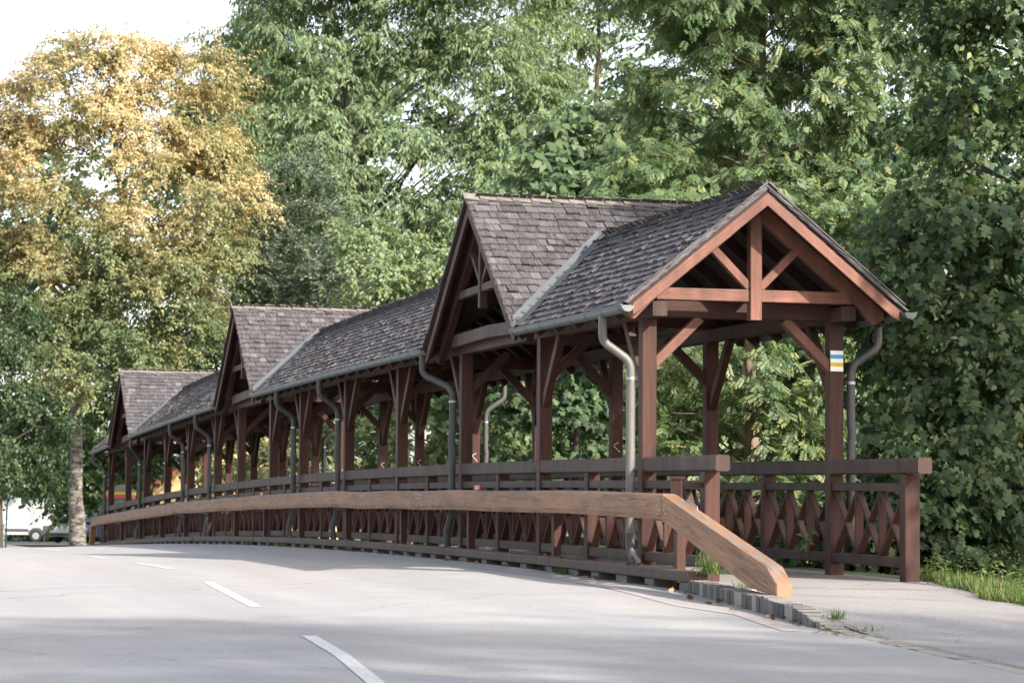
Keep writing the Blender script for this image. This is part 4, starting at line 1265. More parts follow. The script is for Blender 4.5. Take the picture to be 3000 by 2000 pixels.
# dark tree on the left edge
D = 88.0
tree('dark_tree', 'dark green tree with low hanging boughs at the left edge in front of the van', gp(-6, D), [at_depth(-8, 1420, D), at_depth(-15, 1250, D), at_depth(0, 1050, D)], .17,
     [E(-20, 1180, D, 1.7, 2.4), E(90, 1230, D, 1.2, 1.2), E(40, 1350, D, .9, .45), E(115, 1405, D, .5, .22), E(-60, 950, D, 1.6, 1.5)], 75, .55,
     [('leaves', dict(n_twig=11, n_leaf=16, twig=1.2, droop=.5, leaf_len=.12, leaf_wid=.075, tint_f=skew(0, .9, 1.3), hang=.7, rise=.1), T_QUAD, LM_DARK)], LM_DARK, M_BARK, limbs=26)
# green trees filling in behind the golden one
D = 128.0
tree('broadleaf_tree', 'dense green tree standing behind the golden tree trunk', gp(330, D), [at_depth(330, 1300, D), at_depth(350, 900, D)], .3,
     [E(330, 1180, D, 4.2, 3.0), E(560, 1150, D, 3.4, 2.6), E(120, 1080, D, 3.5, 3.0), E(600, 900, D, 3.2, 3.0), E(650, 1350, D, 2.4, 1.5), E(300, 1420, D, 2.6, 1.3), E(30, 700, D, 2.5, 3.5)], 170, 1.1,
     [('leaves', dict(n_twig=12, n_leaf=16, twig=1.2, droop=.4, leaf_len=.22, leaf_wid=.13, tint_f=skew(0, 1, 1.2), hang=.5), T_QUAD, LM_DARK)], LM_DARK, M_BARK, limbs=20)
# locust trees behind the middle of the bridge
def big(ells, k): return [(a, b_, c, r1 * k, r2 * k, r3 * k) for a, b_, c, r1, r2, r3 in ells]
D = 116.0; KK = D / 90.0
loc_leaf = lambda k=1.0: ('leaves', dict(n_twig=20, n_leaf=25, twig=1.35, droop=.50, leaf_len=.20 * k, leaf_wid=.062 * k, tint_f=skew(.05, .95, 1.0, .015), hang=.75, rise=.22, flat=.45, updir=.7), T_QUAD, LM_LOCUST)
tree('locust_tree', 'tall blue-green locust tree with drooping sprays behind the middle of the bridge', gp(1180, D), [at_depth(1170, 1150, D), at_depth(1130, 850, D), at_depth(1050, 560, D), at_depth(1010, 250, D), at_depth(960, -50, D)], .36,
     big([E(880, 130, D, 2.2, 1.8), E(1130, 60, D + 1, 2.3, 1.9), E(860, 420, D - 1.5, 1.9, 1.0), E(1040, 560, D - 2, 1.7, 1.2), E(1240, 330, D - 1, 2.2, 1.7), E(1420, 180, D, 2.3, 2.0), E(1500, 430, D, 2.0, 1.6), E(1380, 620, D - 2, 2.2, 1.5), E(1620, 620, D - 1, 1.8, 1.7), E(1180, 760, D - 1, 1.8, 1.2), E(1500, 800, D - 1, 2.2, 1.2), E(960, -200, D, 3.5, 2), E(1400, -150, D, 3.5, 2), E(740, 240, D + 1, 1.1, 1.4)], KK),
     230, .85 * KK, [loc_leaf(KK * .95)], LM_LOCUST, M_BARK, limbs=60, shell=.5, back=.3)
D = 130.0; KK = D / 104.0
tree('thin_locust_tree', 'slender dark-stemmed tree with sky showing between its boughs behind the roof ridge', gp(1700, D), [at_depth(1705, 900, D), at_depth(1725, 560, D), at_depth(1745, 350, D), at_depth(1755, 100, D), at_depth(1740, -150, D)], .24,
     big([E(1620, 130, D, 1.5, 1.6), E(1900, 60, D, 1.4, 1.3), E(1760, 0, D, 2.0, .7), E(1660, 420, D, 1.3, 1.2), E(1900, 330, D, .8, 1.6), E(1790, 560, D, 1.6, .9), E(1800, -200, D, 3, 1.5)], KK), 75, .75 * KK,
     [loc_leaf(1.25)], LM_LOCUST, M_BARK, limbs=34, back=.6)
D = 110.0; KK = D / 84.0
tree('grey_willow', 'grey-green bushy tree between the golden tree and the locust', gp(900, D), [at_depth(900, 1150, D), at_depth(910, 800, D)], .14,
     big([E(860, 560, D, 1.25, 1.0), E(900, 760, D, 1.7, 1.5), E(1010, 830, D - 1, 1.2, 1.0), E(820, 900, D, 1.5, 1.2), E(760, 700, D + 1, 1.0, 1.5)], KK), 95, .6 * KK,
     [('leaves', dict(n_twig=16, n_leaf=20, twig=1.1, droop=.2, leaf_len=.155, leaf_wid=.06, tint_f=skew(0, .95, 1.1, .02), hang=.1, rise=.6), T_QUAD, LM_GREY)], LM_GREY, M_BARK, limbs=22)
D = 80.0
tree('yellowing_bush', 'yellow-green bush showing above the middle gable ridge', gp(1130, D), [at_depth(1130, 1200, D), at_depth(1120, 900, D)], .11,
     [E(1080, 620, D, .8, 1.3), E(1130, 820, D, 1.3, 1.3), E(1250, 900, D, 1.4, 1.0), E(1030, 980, D, 1.3, .9), E(1330, 780, D, 1.2, .9)], 62, .6,
     [('leaves', dict(n_twig=14, n_leaf=16, twig=1.2, droop=.4, leaf_len=.14, leaf_wid=.08, tint_f=skew(.25, 1, .9, .06), hang=.5), T_QUAD, LM_LOCUST)], LM_LOCUST, M_BARK, limbs=16)
# ash trees behind the near roof
D = 57.0
ash_leaf = lambda n1, n2, k=1.0: ('leaves', dict(n_twig=n1, n_leaf=n2, twig=1.15, droop=.38, leaf_len=.27 * k, leaf_wid=.25 * k, tint_f=skew(.05, .97, 1.0, .012), hang=.55, rise=.3, updir=.75), T_PIN, LM_ASH)
tree('ash_tree', 'large feathery-leaved ash tree rising behind the near roof ridge', gp(2220, D), [at_depth(2200, 1100, D), at_depth(2210, 700, D), at_depth(2240, 300, D), at_depth(2230, -50, D)], .17,
     [E(1900, 520, D, 1.3, 1.1), E(2080, 250, D, 1.3, 1.3), E(2320, 420, D, 1.6, 1.2), E(2230, 120, D + 1, 1.5, 1.2), E(2050, 720, D - 2, 1.6, .9), E(2480, 200, D, 1.4, 1.3), E(2540, 560, D - 1, 1.4, 1.1), E(1800, 700, D - 1, 1.1, .9), E(2100, -100, D, 2.4, 1.2), E(2500, -80, D, 2.0, 1.0), E(2350, 680, D - 2, 1.3, .8), E(2640, 350, D, 1.1, 1.2), E(2680, 60, D, 1.1, 1.0), E(1880, 300, D + 1, .7, .8)],
     235, .55, [ash_leaf(9, 9)], LM_ASH, M_TWIG, limbs=60, back=.3)
D = 43.0
tree('young_ash', 'pale green feathery ash bush growing just behind the near portal', gp(2180, D), [at_depth(2190, 1450, D), at_depth(2200, 1150, D), at_depth(2190, 1000, D)], .06,
     [E(2120, 1080, D, .8, .7), E(2300, 1120, D, .8, .8), E(2050, 1300, D, .7, .6), E(2250, 1400, D, .9, .6), E(2390, 1000, D + 1, .8, .7), E(1960, 1150, D + 1, .6, .8), E(2400, 1300, D, .6, .6), E(1950, 1480, D, .7, .4), E(2250, 1600, D, .9, .35)], 95, .36,
     [('leaves', dict(n_twig=8, n_leaf=8, twig=1.15, droop=.38, leaf_len=.21, leaf_wid=.19, tint_f=skew(.1, 1, .8, .03), hang=.5, rise=.35, updir=.75), T_PIN, LM_ASH)], LM_ASH, M_TWIG, limbs=40, back=.5)
# shrubs seen through the open sides
D = 50.0
shr = lambda n1, n2, s, m_=None: ('leaves', dict(n_twig=n1, n_leaf=n2, twig=1.1, droop=.35, leaf_len=s, leaf_wid=s * .95, tint_f=skew(.05, .9, 1.1, .01), hang=.75, rise=.25, updir=.6), T_MAPLE, m_ or LM_MAPLE)
tree('maple_shrub', 'dark maple shrub seen between the second and third road-side posts', gp(1680, D), [at_depth(1690, 1450, D), at_depth(1690, 1200, D)], .07,
     [E(1620, 1180, D, .9, .9), E(1780, 1250, D, .9, .8), E(1600, 1400, D, .9, .6), E(1800, 1450, D, .9, .5), E(1740, 1050, D, .8, .6), E(1560, 1560, D, 1.1, .4), E(1850, 1580, D, 1.1, .4)], 80, .42,
     [shr(9, 9, .14)], LM_MAPLE, M_BARK, limbs=24, back=.5)
D = 66.0
tree('hazel_shrub', 'sunlit green shrub seen through the bridge beyond the first cross gable', gp(1290, D), [at_depth(1290, 1450, D), at_depth(1300, 1250, D)], .09,
     [E(1250, 1250, D, 1.4, 1.0), E(1420, 1280, D, 1.2, .9), E(1080, 1300, D, 1.3, .9), E(1300, 1450, D, 1.8, .6), E(1120, 1480, D, 1.5, .5), E(1450, 1120, D, 1.1, .9), E(1000, 1180, D + 3, 1.2, 1)], 90, .55,
     [('leaves', dict(n_twig=10, n_leaf=11, twig=1.1, droop=.3, leaf_len=.17, leaf_wid=.13, tint_f=skew(.15, 1, .9, .02), hang=.5), T_QUAD, LM_ASH)], LM_ASH, M_TWIG, limbs=20, back=.5)
D = 88.0
tree('elder_shrub', 'green and ochre shrub seen through the bridge near its far end', gp(800, D), [at_depth(800, 1480, D), at_depth(800, 1330, D)], .1,
     [E(800, 1330, D, 1.4, 1.1), E(900, 1400, D, 1.4, 1.0), E(700, 1420, D + 4, .9, .7), E(950, 1280, D, 1.2, 1.0), E(590, 1330, D + 8, .6, .5)], 60, .6,
     [('leaves', dict(n_twig=10, n_leaf=12, twig=1.1, droop=.3, leaf_len=.17, leaf_wid=.12, tint_f=skew(0, .45, 1.0, .03), hang=.5), T_QUAD, LM_GOLD)], LM_GOLD, M_TWIG, limbs=16, back=.5)
# big maple on the right
D = 35.0
T_, CLM, AXM = tree('maple_tree', 'dark maple tree with large lobed leaves filling the right edge', gp(3080, D, .0), [at_depth(3080, 1300, D), at_depth(3060, 800, D), at_depth(3020, 300, D), at_depth(3000, -50, D)], .13,
     [E(2780, 760, D, .95, .85), E(2950, 560, D, .9, .9), E(2860, 1050, D, 1.0, .8), E(2760, 1330, D - .5, .85, .7), E(2960, 1350, D - .5, .9, .7), E(2940, 200, D, .9, 1.0), E(2840, 330, D + 2, .6, .9), E(2620, 860, D + 2, .8, .6), E(2650, 1120, D + 2, .6, .7), E(2850, 1560, D, 1.2, .45), E(3050, 1500, D, 1.2, .6), E(3060, 900, D, 1.2, 1.0), E(2560, 720, D + 3, .7, .5), E(2900, -100, D, 1.2, .8)], 380, .36,
     [('leaves', dict(n_twig=5, n_leaf=8, twig=1.15, droop=.4, leaf_len=.12, leaf_wid=.115, tint_f=skew(.02, .95, 1.0, .01), size_jit=.45, hang=.85, rise=.2, updir=.55), T_MAPLE, LM_MAPLE), ('small_leaves', dict(n_twig=4, n_leaf=9, twig=1.3, droop=.5, leaf_len=.095, leaf_wid=.05, tint_f=skew(.2, 1, .8, .02), size_jit=.4, hang=.5, rise=.3), T_QUAD, LM_ASH)], LM_MAPLE, M_BARK, limbs=60, back=.45)
# some of the nearest leaves hang free in front of the mass: pieces of their own
mleaf = leaf_mesh('leaf', np.zeros((1, 3)), np.array([[1.0, 0, 0]]), np.array([[0, 0, 1.0]]), [1.0], [1.0], [.5], T_MAPLE); mleaf.materials.append(LM_MAPLE)
mls = []
for tnt in (.1, .3, .5, .7, .86):
    m2 = leaf_mesh('leaf', np.zeros((1, 3)), np.array([[1.0, 0, 0]]), np.array([[0, 0, 1.0]]), [1.0], [1.0], [tnt], T_MAPLE); m2.materials.append(LM_MAPLE); mls.append(m2)
near = sorted(range(len(CLM)), key=lambda j: float((CLM[j, :3] - CAM) @ FW))[:90]
for q_ in range(260):
    c = CLM[near[q_ % len(near)]]; p = c[:3] + RNG.normal(0, .22, 3) - FW * RNG.uniform(.25, .55)
    hang = np.array([RNG.normal(0, .5), RNG.normal(-.1, .4), -1.0]); hang /= np.linalg.norm(hang)
    nr = np.array([RNG.normal(0, .4), -1.0 + RNG.normal(0, .3), .5]); sd = np.cross(nr, hang); sd /= np.linalg.norm(sd); up = np.cross(hang, sd)
    s_ = RNG.uniform(.08, .17)
    o = bpy.data.objects.new('leaf', mls[RNG.integers(0, 5)]); COL.objects.link(o)
    o.parent = T_; o.matrix_parent_inverse = Matrix.Translation(T_.location).inverted()
    o.matrix_basis = Matrix(((hang[0] * s_, sd[0] * s_, up[0] * s_, p[0]), (hang[1] * s_, sd[1] * s_, up[1] * s_, p[1]), (hang[2] * s_, sd[2] * s_, up[2] * s_, p[2]), (0, 0, 0, 1)))
# upper right: darker crown in the back
D = 47.0
tree('sycamore', 'dark sycamore crown in the upper right corner behind the maple', gp(2800, D), [at_depth(2800, 1200, D), at_depth(2820, 700, D), at_depth(2850, 100, D)], .16,
     [E(2780, 480, D, .9, .9), E(2900, 300, D, 1.1, 1.2), E(2750, 800, D, 1.2, .9), E(2580, 950, D, 1.0, .6), E(2950, 700, D, 1.0, 1.0), E(2650, 1250, D, 1.1, .9), E(2900, 1150, D, 1.2, 1.0), E(2800, 1500, D, 1.6, .6), E(2850, -100, D, 1.6, 1.0)], 130, .5,
     [shr(9, 9, .13)], LM_MAPLE, M_BARK, limbs=30, back=.3)
# the wood beyond: one mass that closes the gaps
wood_cl = []
for px in range(720, 3300, 105):
    dep = 142 + (px % 7) * 3
    for py in range(-150, 1560, 115):
        if 1710 < px < 1870 and py < 300: continue
        if px < 760 and py < 330: continue
        if 900 < px < 1020 and py < 100: continue
        p = at_depth(px + RNG.uniform(-60, 60), py + RNG.uniform(-60, 60), dep + RNG.uniform(-4, 4)); wood_cl.append((*p, RNG.uniform(1.45, 2.3)))
for px in range(800, 1120, 75):
    for py in range(130, 920, 80):
        if py < 150 and px > 900: continue
        p = at_depth(px + RNG.uniform(-30, 30), py + RNG.uniform(-30, 30), 128 + RNG.uniform(-3, 3)); wood_cl.append((*p, 1.35))
for px in range(560, 800, 70):
    for py in range(300, 520, 70):
        p = at_depth(px + RNG.uniform(-30, 30), py + RNG.uniform(-30, 30), 133 + RNG.uniform(-4, 4)); wood_cl.append((*p, 1.3))
for px in range(-150, 900, 105):
    for py in range(480, 1480, 105):
        p = at_depth(px + RNG.uniform(-60, 60), py + RNG.uniform(-60, 60), 150 + RNG.uniform(-4, 4)); wood_cl.append((*p, RNG.uniform(1.2, 2.0)))
for px in range(-150, 480, 60):
    for py in range(1330, 1570, 60):
        p = at_depth(px + RNG.uniform(-20, 20), py + RNG.uniform(-20, 20), 186 + RNG.uniform(-2, 2)); wood_cl.append((*p, 1.1))
for px in range(1640, 2760, 95):
    for py in range(380, 1000, 95):
        p = at_depth(px + RNG.uniform(-40, 40), py + RNG.uniform(-40, 40), 96 + RNG.uniform(-3, 3)); wood_cl.append((*p, RNG.uniform(1.0, 1.5)))
for px in range(1350, 3200, 110):
    for py in range(880, 1640, 110):
        p = at_depth(px + RNG.uniform(-40, 40), py + RNG.uniform(-40, 40), 72 + RNG.uniform(-3, 3)); wood_cl.append((*p, RNG.uniform(.7, 1.1)))
wood_cl = np.array(wood_cl)
a = sprays(wood_cl, np.array([200.0, 200.0]), n_twig=23, n_leaf=13, twig=1.15, droop=.4, leaf_len=.42, leaf_wid=.23, tint_f=skew(0, 1, 1.1), hang=.5)
o = link('woodland', leaf_mesh('woodland', *a, T_QUAD), None, LM_WOOD)
tag(o, 'dark green wood closing the background behind the separate trees', 'woodland', None, 'stuff')
# trees standing behind the photographer to the right: they shade the near road
for k_, (x, y, h) in enumerate(((6.0, -30.5, 15.2), (11.0, -29.5, 14.4), (16.0, -28.5, 14.6))):
    z = ground_z(x, y)
    tree('roadside_tree', ['roadside tree outside the picture shading the near road, closest to the lane', 'middle one of three roadside trees standing outside the picture', 'roadside tree outside the picture, farthest from the lane'][k_], (x, y, z), [(x, y, z + 5), (x + .3, y, z + 10)], .25,
         [(x, y, h - 4.2, 3.0, 3.0, 4.2), (x, y, h - 7.2, 3.2, 3.0, 2.6)], 120, 1.3,
         [('leaves', dict(n_twig=14, n_leaf=14, twig=1.3, droop=.3, leaf_len=.20, leaf_wid=.13, tint_f=skew(0, 1, 1)), T_QUAD, LM_ASH)], LM_ASH, M_BARK, limbs=12, back=1.0, shell=.3)

tree('overhanging_maple', 'broad maple beside the pavement outside the picture, shading the right front post', (9.0, -7.6, ground_z(9.0, -7.6)), [(8.9, -7.5, 2.5), (8.7, -7.4, 5.0), (9.6, -7.6, 10.0)], .2,
     [(5.7, -7.0, 6.0, 1.7, 1.8, 1.15), (7.2, -7.6, 6.0, 1.6, 1.6, 1.5), (9.6, -7.6, 8.0, 2.2, 2.0, 3.4), (12.4, -8.0, 9.0, 2.8, 2.2, 4.4)], 170, .6,
     [('leaves', dict(n_twig=10, n_leaf=12, twig=1.1, droop=.4, leaf_len=.20, leaf_wid=.17, tint_f=skew(.02, .93, 1.15, .008), hang=.6), T_QUAD, LM_MAPLE)], LM_MAPLE, M_BARK, limbs=30, back=1.0)

D = 34.0
tree('laurel_bush', 'dark low bush growing against the outside of the right railing', gp(2480, D), [at_depth(2480, 1640, D), at_depth(2490, 1540, D)], .05,
     [E(2280, 1560, 37, .8, .45), E(2420, 1610, 35.5, .6, .35), E(2530, 1570, 34.5, .6, .4), E(2620, 1480, 34.5, .6, .45), E(2680, 1590, 33.5, .55, .35), E(2750, 1560, 34, .6, .45)], 70, .34,
     [shr(6, 8, .13)], LM_MAPLE, M_BARK, limbs=14, back=.7)
# ------------------------------------------------------------------ far side: car park, vehicles, buildings
M_LOT = asphalt('lot_asphalt', (.20, .20, .21), (.23, .22, .215))
grid('car_park', list(np.linspace(-22, 26, 20)), list(np.linspace(84, 146, 16)), lambda x, y: ground_z(min(x, -2), y) + .056, M_LOT)
M_VAN = plain('van_white', (.58, .58, .58), .35, .02, 3); M_PLAST = plain('grey_plastic', (.07, .07, .075), .6, .1, 8)
M_TYRE = plain('tyre', (.02, .02, .02), .85, .1, 10); M_RIM = metal('rim', (.45, .45, .46), .4, .6); M_GLASS = plain('dark_glass', (.02, .025, .03), .08, .1, 3)
M_TAIL = plain('tail_red', (.50, .03, .02), .3, .1, 10); M_CLEAR = plain('clear_lamp', (.6, .58, .55), .25, .05, 10)
M_SILVER = plain('silver_paint', (.72, .73, .75), .3, .03, 3); M_BLUE = metal('blue_paint', (.10, .11, .22), .35, .3, .05)
M_NPL = plain('plate_white', (.7, .7, .68), .5, .03, 10); M_GREEN = plain('sign_green', (.03, .25, .17), .5, .05, 10)
M_POLE = plain('pole_teal', (.03, .09, .10), .5, .1, 10)
class Loc:
    """local frame: x forward, y to the left, z up, placed on the ground"""
    def __init__(s, o, fwd): s.o = np.array(o, float); f = np.array([fwd[0], fwd[1], 0.0]); s.f = f / np.linalg.norm(f); s.l = np.array([-s.f[1], s.f[0], 0])
    def __call__(s, x, y, z): return s.o + s.f * x + s.l * y + np.array([0, 0, z])
def loft(loc, prof, ys, mat, name, par, inset):
    """side profile swept across the width; inset(k) pulls the outline in towards the sides"""
    mb = MB(); n = len(prof); c = np.mean(prof, axis=0); vs = []
    for y, k in zip(ys, inset):
        for x, z in prof:
            q = np.array([x, z]); d = c - q; L = np.linalg.norm(d); q = q + d / L * k
            vs.append(loc(q[0], y, q[1]))
    fs = []
    for j in range(len(ys) - 1):
        for i in range(n): fs.append((j * n + i, j * n + (i + 1) % n, (j + 1) * n + (i + 1) % n, (j + 1) * n + i))
    fs += [tuple(range(n - 1, -1, -1)), tuple(range((len(ys) - 1) * n, len(ys) * n))]
    mb.add(vs, fs, None, .5); me = mb.mesh(name)
    import bmesh
    bm = bmesh.new(); bm.from_mesh(me); bmesh.ops.recalc_face_normals(bm, faces=bm.faces[:]); bm.to_mesh(me); bm.free()
    return link(name, me, par, mat)
def panel(loc, pts, mat, name, par, ext):
    return MB().prism([loc(*p) for p in pts], loc.f * ext[0] + loc.l * ext[1] + np.array([0, 0, ext[2]])).build(name, mat, par)
def wheel(loc, x, y, r, par, side):
    w = MB().tube([loc(x, y - .1, r), loc(x, y - .08, r), loc(x, y + .08, r), loc(x, y + .1, r)], [r - .03, r, r, r - .03], 22, True, False).build('wheel', M_TYRE, par)
    MB().tube([loc(x, y + side * .09, r), loc(x, y + side * .108, r), loc(x, y + side * .112, r)], [r * .56, r * .56, r * .45], 16, True, False).build('rim', M_RIM, w)
HR = _rt.copy()
# van: its side to the camera, nose to the left
vb = at_depth(104.8, 1586, 165); vz = ground_z(min(vb[0], -2), vb[1]) + .057
VL = Loc((vb[0], vb[1], vz), -HR)
VAN = empty('delivery_van', (vb[0], vb[1], vz), 'white panel van with grey rear corner parked in the far car park', 'van')
loft(VL, [(-1.03, .38), (-1.08, .9), (-1.05, 1.9), (-.98, 2.28), (-.8, 2.44), (2.6, 2.48), (3.1, 2.38), (3.9, 1.42), (4.6, 1.15), (4.78, .8), (4.78, .38)], [-2.0, -1.9, -1.0, -.1, 0.0], M_VAN, 'body', VAN, [.10, .0, 0, 0, .10])
# the near side lies at local y = 0 (towards the camera is -y after the turn): find the camera side
cs = 1 if np.dot(VL.l, CAM - VL.o) > 0 else -1
VY = .012 if cs > 0 else -2.012
sgn = 1 if cs > 0 else -1
def vside(pts, mat, name, t=.02): return panel(VL, [(x, VY, z) for x, z in pts], mat, name, VAN, (0, sgn * t, 0))
vside([(-1.0, .40), (-1.0, .92), (-.42, .92), (-.42, .40)], M_PLAST, 'rear_corner', .04)
vside([(.42, .58), (.42, .74), (2.6, .74), (2.6, .58)], M_PLAST, 'lower_trim', .03)
vside([(-.95, 1.30), (-.95, 1.33), (3.0, 1.33), (3.0, 1.30)], M_VAN, 'side_crease', .02)
vside([(-.95, 1.0), (-.95, 1.04), (3.0, 1.04), (3.0, 1.0)], M_VAN, 'side_crease', .025)
vside([(-1.04, .95), (-1.05, 1.42), (-.95, 1.42), (-.93, .95)], M_TAIL, 'tail_light', .05)
vside([(-1.03, 1.08), (-1.03, 1.2), (-.955, 1.2), (-.955, 1.08)], M_CLEAR, 'reversing_light', .055)
vside([(2.75, 1.35), (2.75, 1.95), (3.15, 1.95), (3.55, 1.35)], M_GLASS, 'cab_window', .015)
vside([(-.44, .36), (-.40, .62), (-.2, .8), (.2, .8), (.40, .62), (.44, .36)], M_PLAST, 'wheel_arch', .015)
for x in (0, 3.55):
    for k in (0, 1): wheel(VL, x, (VY - sgn * .045) if k == 0 else (-2.0 + .15 if cs > 0 else -.15), .345, VAN, sgn if k == 0 else -sgn)
def car(px, dep, turn, paint, name, label, sc=1.0):
    p = at_depth(px, 1590, dep); z = ground_z(min(p[0], -2), p[1]) + .057
    f = _rt * math.cos(turn) + np.array([FW[0], FW[1], 0]) * math.sin(turn)
    L_ = Loc((p[0], p[1], z), f); C_ = empty(name, (p[0], p[1], z), label, 'car', 'cars in the far car park')
    loft(L_, [(-2.05, .32), (-2.1, .55), (-2.06, .88), (-1.6, .95), (.9, .95), (1.9, .78), (2.1, .55), (2.05, .3)], [-.84, -.78, 0, .78, .84], paint, 'body', C_, [.09, .0, 0, .0, .09])
    loft(L_, [(-2.0, .93), (-1.45, 1.36), (-1.1, 1.43), (.0, 1.44), (.3, 1.38), (1.0, .93)], [-.74, -.62, 0, .62, .74], paint, 'cabin', C_, [.08, .01, 0, .01, .08])
    panel(L_, [(-2.0 - .0, -.58, .98), (-2.0, .58, .98), (-1.52, .5, 1.34), (-1.52, -.5, 1.34)], M_GLASS, 'rear_window', C_, (-.02, 0, .02))
    for s_ in (-1, 1):
        panel(L_, [(-1.75, s_ * .745, .98), (.8, s_ * .745, .98), (.2, s_ * .66, 1.34), (-1.35, s_ * .66, 1.34)], M_GLASS, 'side_window', C_, (0, s_ * .02, .0))
        panel(L_, [(-2.11, s_ * .58, .64), (-2.11, s_ * .8, .64), (-2.09, s_ * .8, .86), (-2.09, s_ * .58, .86)], M_TAIL, 'tail_light', C_, (-.03, 0, 0))
        for x in (-1.3, 1.3): wheel(L_, x, s_ * .74, .31, C_, s_)
    panel(L_, [(-2.11, -.26, .62), (-2.11, .26, .62), (-2.10, .26, .74), (-2.10, -.26, .74)], M_NPL, 'number_plate', C_, (-.02, 0, 0))
    panel(L_, [(-2.09, -.8, .34), (-2.09, .8, .34), (-2.12, .8, .5), (-2.12, -.8, .5)], M_PLAST, 'bumper', C_, (-.04, 0, 0))
    return C_
car(246, 150, 1.15, M_SILVER, 'parked_car', 'silver car parked beside the mottled tree trunk', 1)
car(350, 138, .8, M_BLUE, 'parked_car', 'dark blue car half hidden behind the far end of the guard rail', 1)
# sign post at the left edge
sp = gp(16, 90); SG = empty('sign_post', sp, 'thin teal sign pole with small green and white plates at the left edge', 'sign')
MB().tube([(sp[0], sp[1], sp[2] - .2), (sp[0] + .03, sp[1], sp[2] + 1.75)], .026, 8).build('pole', M_POLE, SG)
for k_, (za, zb, m_) in enumerate(((.80, .92, M_GREEN), (.45, .74, M_NPL), (.22, .42, M_NPL))):
    c = np.array(sp) - _rt * .10 + np.array([0, 0, (za + zb) / 2]) - FW * .03
    MB().box(c, (.13, .02, zb - za), -YAW).build('plate', m_, SG)
# yellow house beyond the trees
hb = at_depth(446, 1590, 134); HL = Loc((hb[0], hb[1], ground_z(min(hb[0], -2), hb[1])), _rt)
HO = empty('yellow_house', tuple(HL.o), 'yellow gabled house with orange eaves seen through the far bridge posts', 'house')
M_YEL = plain('yellow_render', (.50, .38, .18), .9, .06, 2); M_ORANGE = plain('orange_boards', (.42, .13, .04), .7, .15, 5); M_TILE = plain('roof_tile', (.12, .10, .10), .8, .25, 6)
MB().prism([HL(0, 0, 0), HL(8.4, 0, 0), HL(8.4, 0, 2.75), HL(4.2, 0, 5.4), HL(0, 0, 2.75)], HL.l * 9).build('wall', M_YEL, HO)
for s_ in (0, 1):
    a = (-.5, 2.40) if s_ == 0 else (8.9, 2.40)
    rf_ = MB().prism([HL(a[0], -.5, a[1]), HL(4.2, -.5, 5.45), HL(4.2, -.5, 5.62), HL(a[0], -.5, a[1] + .17)], HL.l * 10).build('roof', M_TILE, HO)
    MB().prism([HL(a[0], -.54, a[1] - .16), HL(4.2, -.54, 5.26), HL(4.2, -.54, 5.46), HL(a[0], -.54, a[1] + .06)], HL.l * .035).build('bargeboard', M_ORANGE, rf_)
for x in (1.6, 5.2):
    w_ = MB().prism([HL(x, -.03, .95), HL(x + 1.2, -.03, .95), HL(x + 1.2, -.03, 2.2), HL(x, -.03, 2.2)], HL.l * .06).build('window', M_GLASS, HO)
    for q in (x - .06, x + 1.2): MB().prism([HL(q, -.06, .9), HL(q + .06, -.06, .9), HL(q + .06, -.06, 2.25), HL(q, -.06, 2.25)], HL.l * .05).build('frame', M_NPL, w_)
# kiosk
kb_ = at_depth(310, 1590, 118); KL = Loc((kb_[0], kb_[1], ground_z(min(kb_[0], -2), kb_[1])), _rt)
KO = empty('kiosk', tuple(KL.o), 'small dark kiosk with red and yellow fascia seen behind the far posts', 'kiosk')
M_KB = plain('kiosk_green', (.03, .06, .055), .5, .1, 6); M_KY = plain('kiosk_yellow', (.34, .22, .04), .5, .05, 6); M_KR = plain('kiosk_red', (.28, .03, .025), .5, .05, 6); M_KG = plain('kiosk_roof', (.10, .095, .09), .8, .15, 6)
MB().prism([KL(0, 0, 0), KL(.9, 0, 0), KL(.9, 0, 1.95), KL(0, 0, 1.95)], KL.l * 1.6).build('body', M_KB, KO)
MB().prism([KL(-.05, -.05, 1.93), KL(.95, -.05, 1.93), KL(.95, -.05, 2.07), KL(-.05, -.05, 2.07)], KL.l * 1.7).build('red_band', M_KR, KO)
MB().prism([KL(-.08, -.08, 2.075), KL(.98, -.08, 2.075), KL(.98, -.08, 2.20), KL(-.08, -.08, 2.20)], KL.l * 1.76).build('yellow_band', M_KY, KO)
MB().prism([KL(-.1, -.1, 2.205), KL(1.0, -.1, 2.205), KL(.6, -.1, 2.5)], KL.l * 1.8).build('roof', M_KG, KO)
MB().prism([KL(.15, -.03, .9), KL(.75, -.03, .9), KL(.75, -.03, 1.7), KL(.15, -.03, 1.7)], KL.l * .05).build('hatch', M_GLASS, KO)
# white building behind the van
wb = at_depth(-60, 1590, 196); WL = Loc((wb[0], wb[1], ground_z(min(wb[0], -2), wb[1])), _rt)
WO = empty('white_building', tuple(WL.o), 'pale building glimpsed through the leaves above the van', 'building')
MB().prism([WL(-4, 0, 0), WL(5.2, 0, 0), WL(5.2, 0, 4.0), WL(-4, 0, 4.0)], WL.l * 8).build('wall', plain('white_render', (.13, .125, .115), .9, .06, 2), WO)
MB().prism([WL(-4.4, -.4, 4.0), WL(5.6, -.4, 4.0), WL(5.6, -.4, 4.2), WL(-4.4, -.4, 4.2)], WL.l * 8.8).build('roof', M_TILE, WO)
for x in (-2.5, 0, 2.6): MB().prism([WL(x, -.03, 2.3), WL(x + 1.0, -.03, 2.3), WL(x + 1.0, -.03, 3.4), WL(x, -.03, 3.4)], WL.l * .06).build('window', M_GLASS, WO)
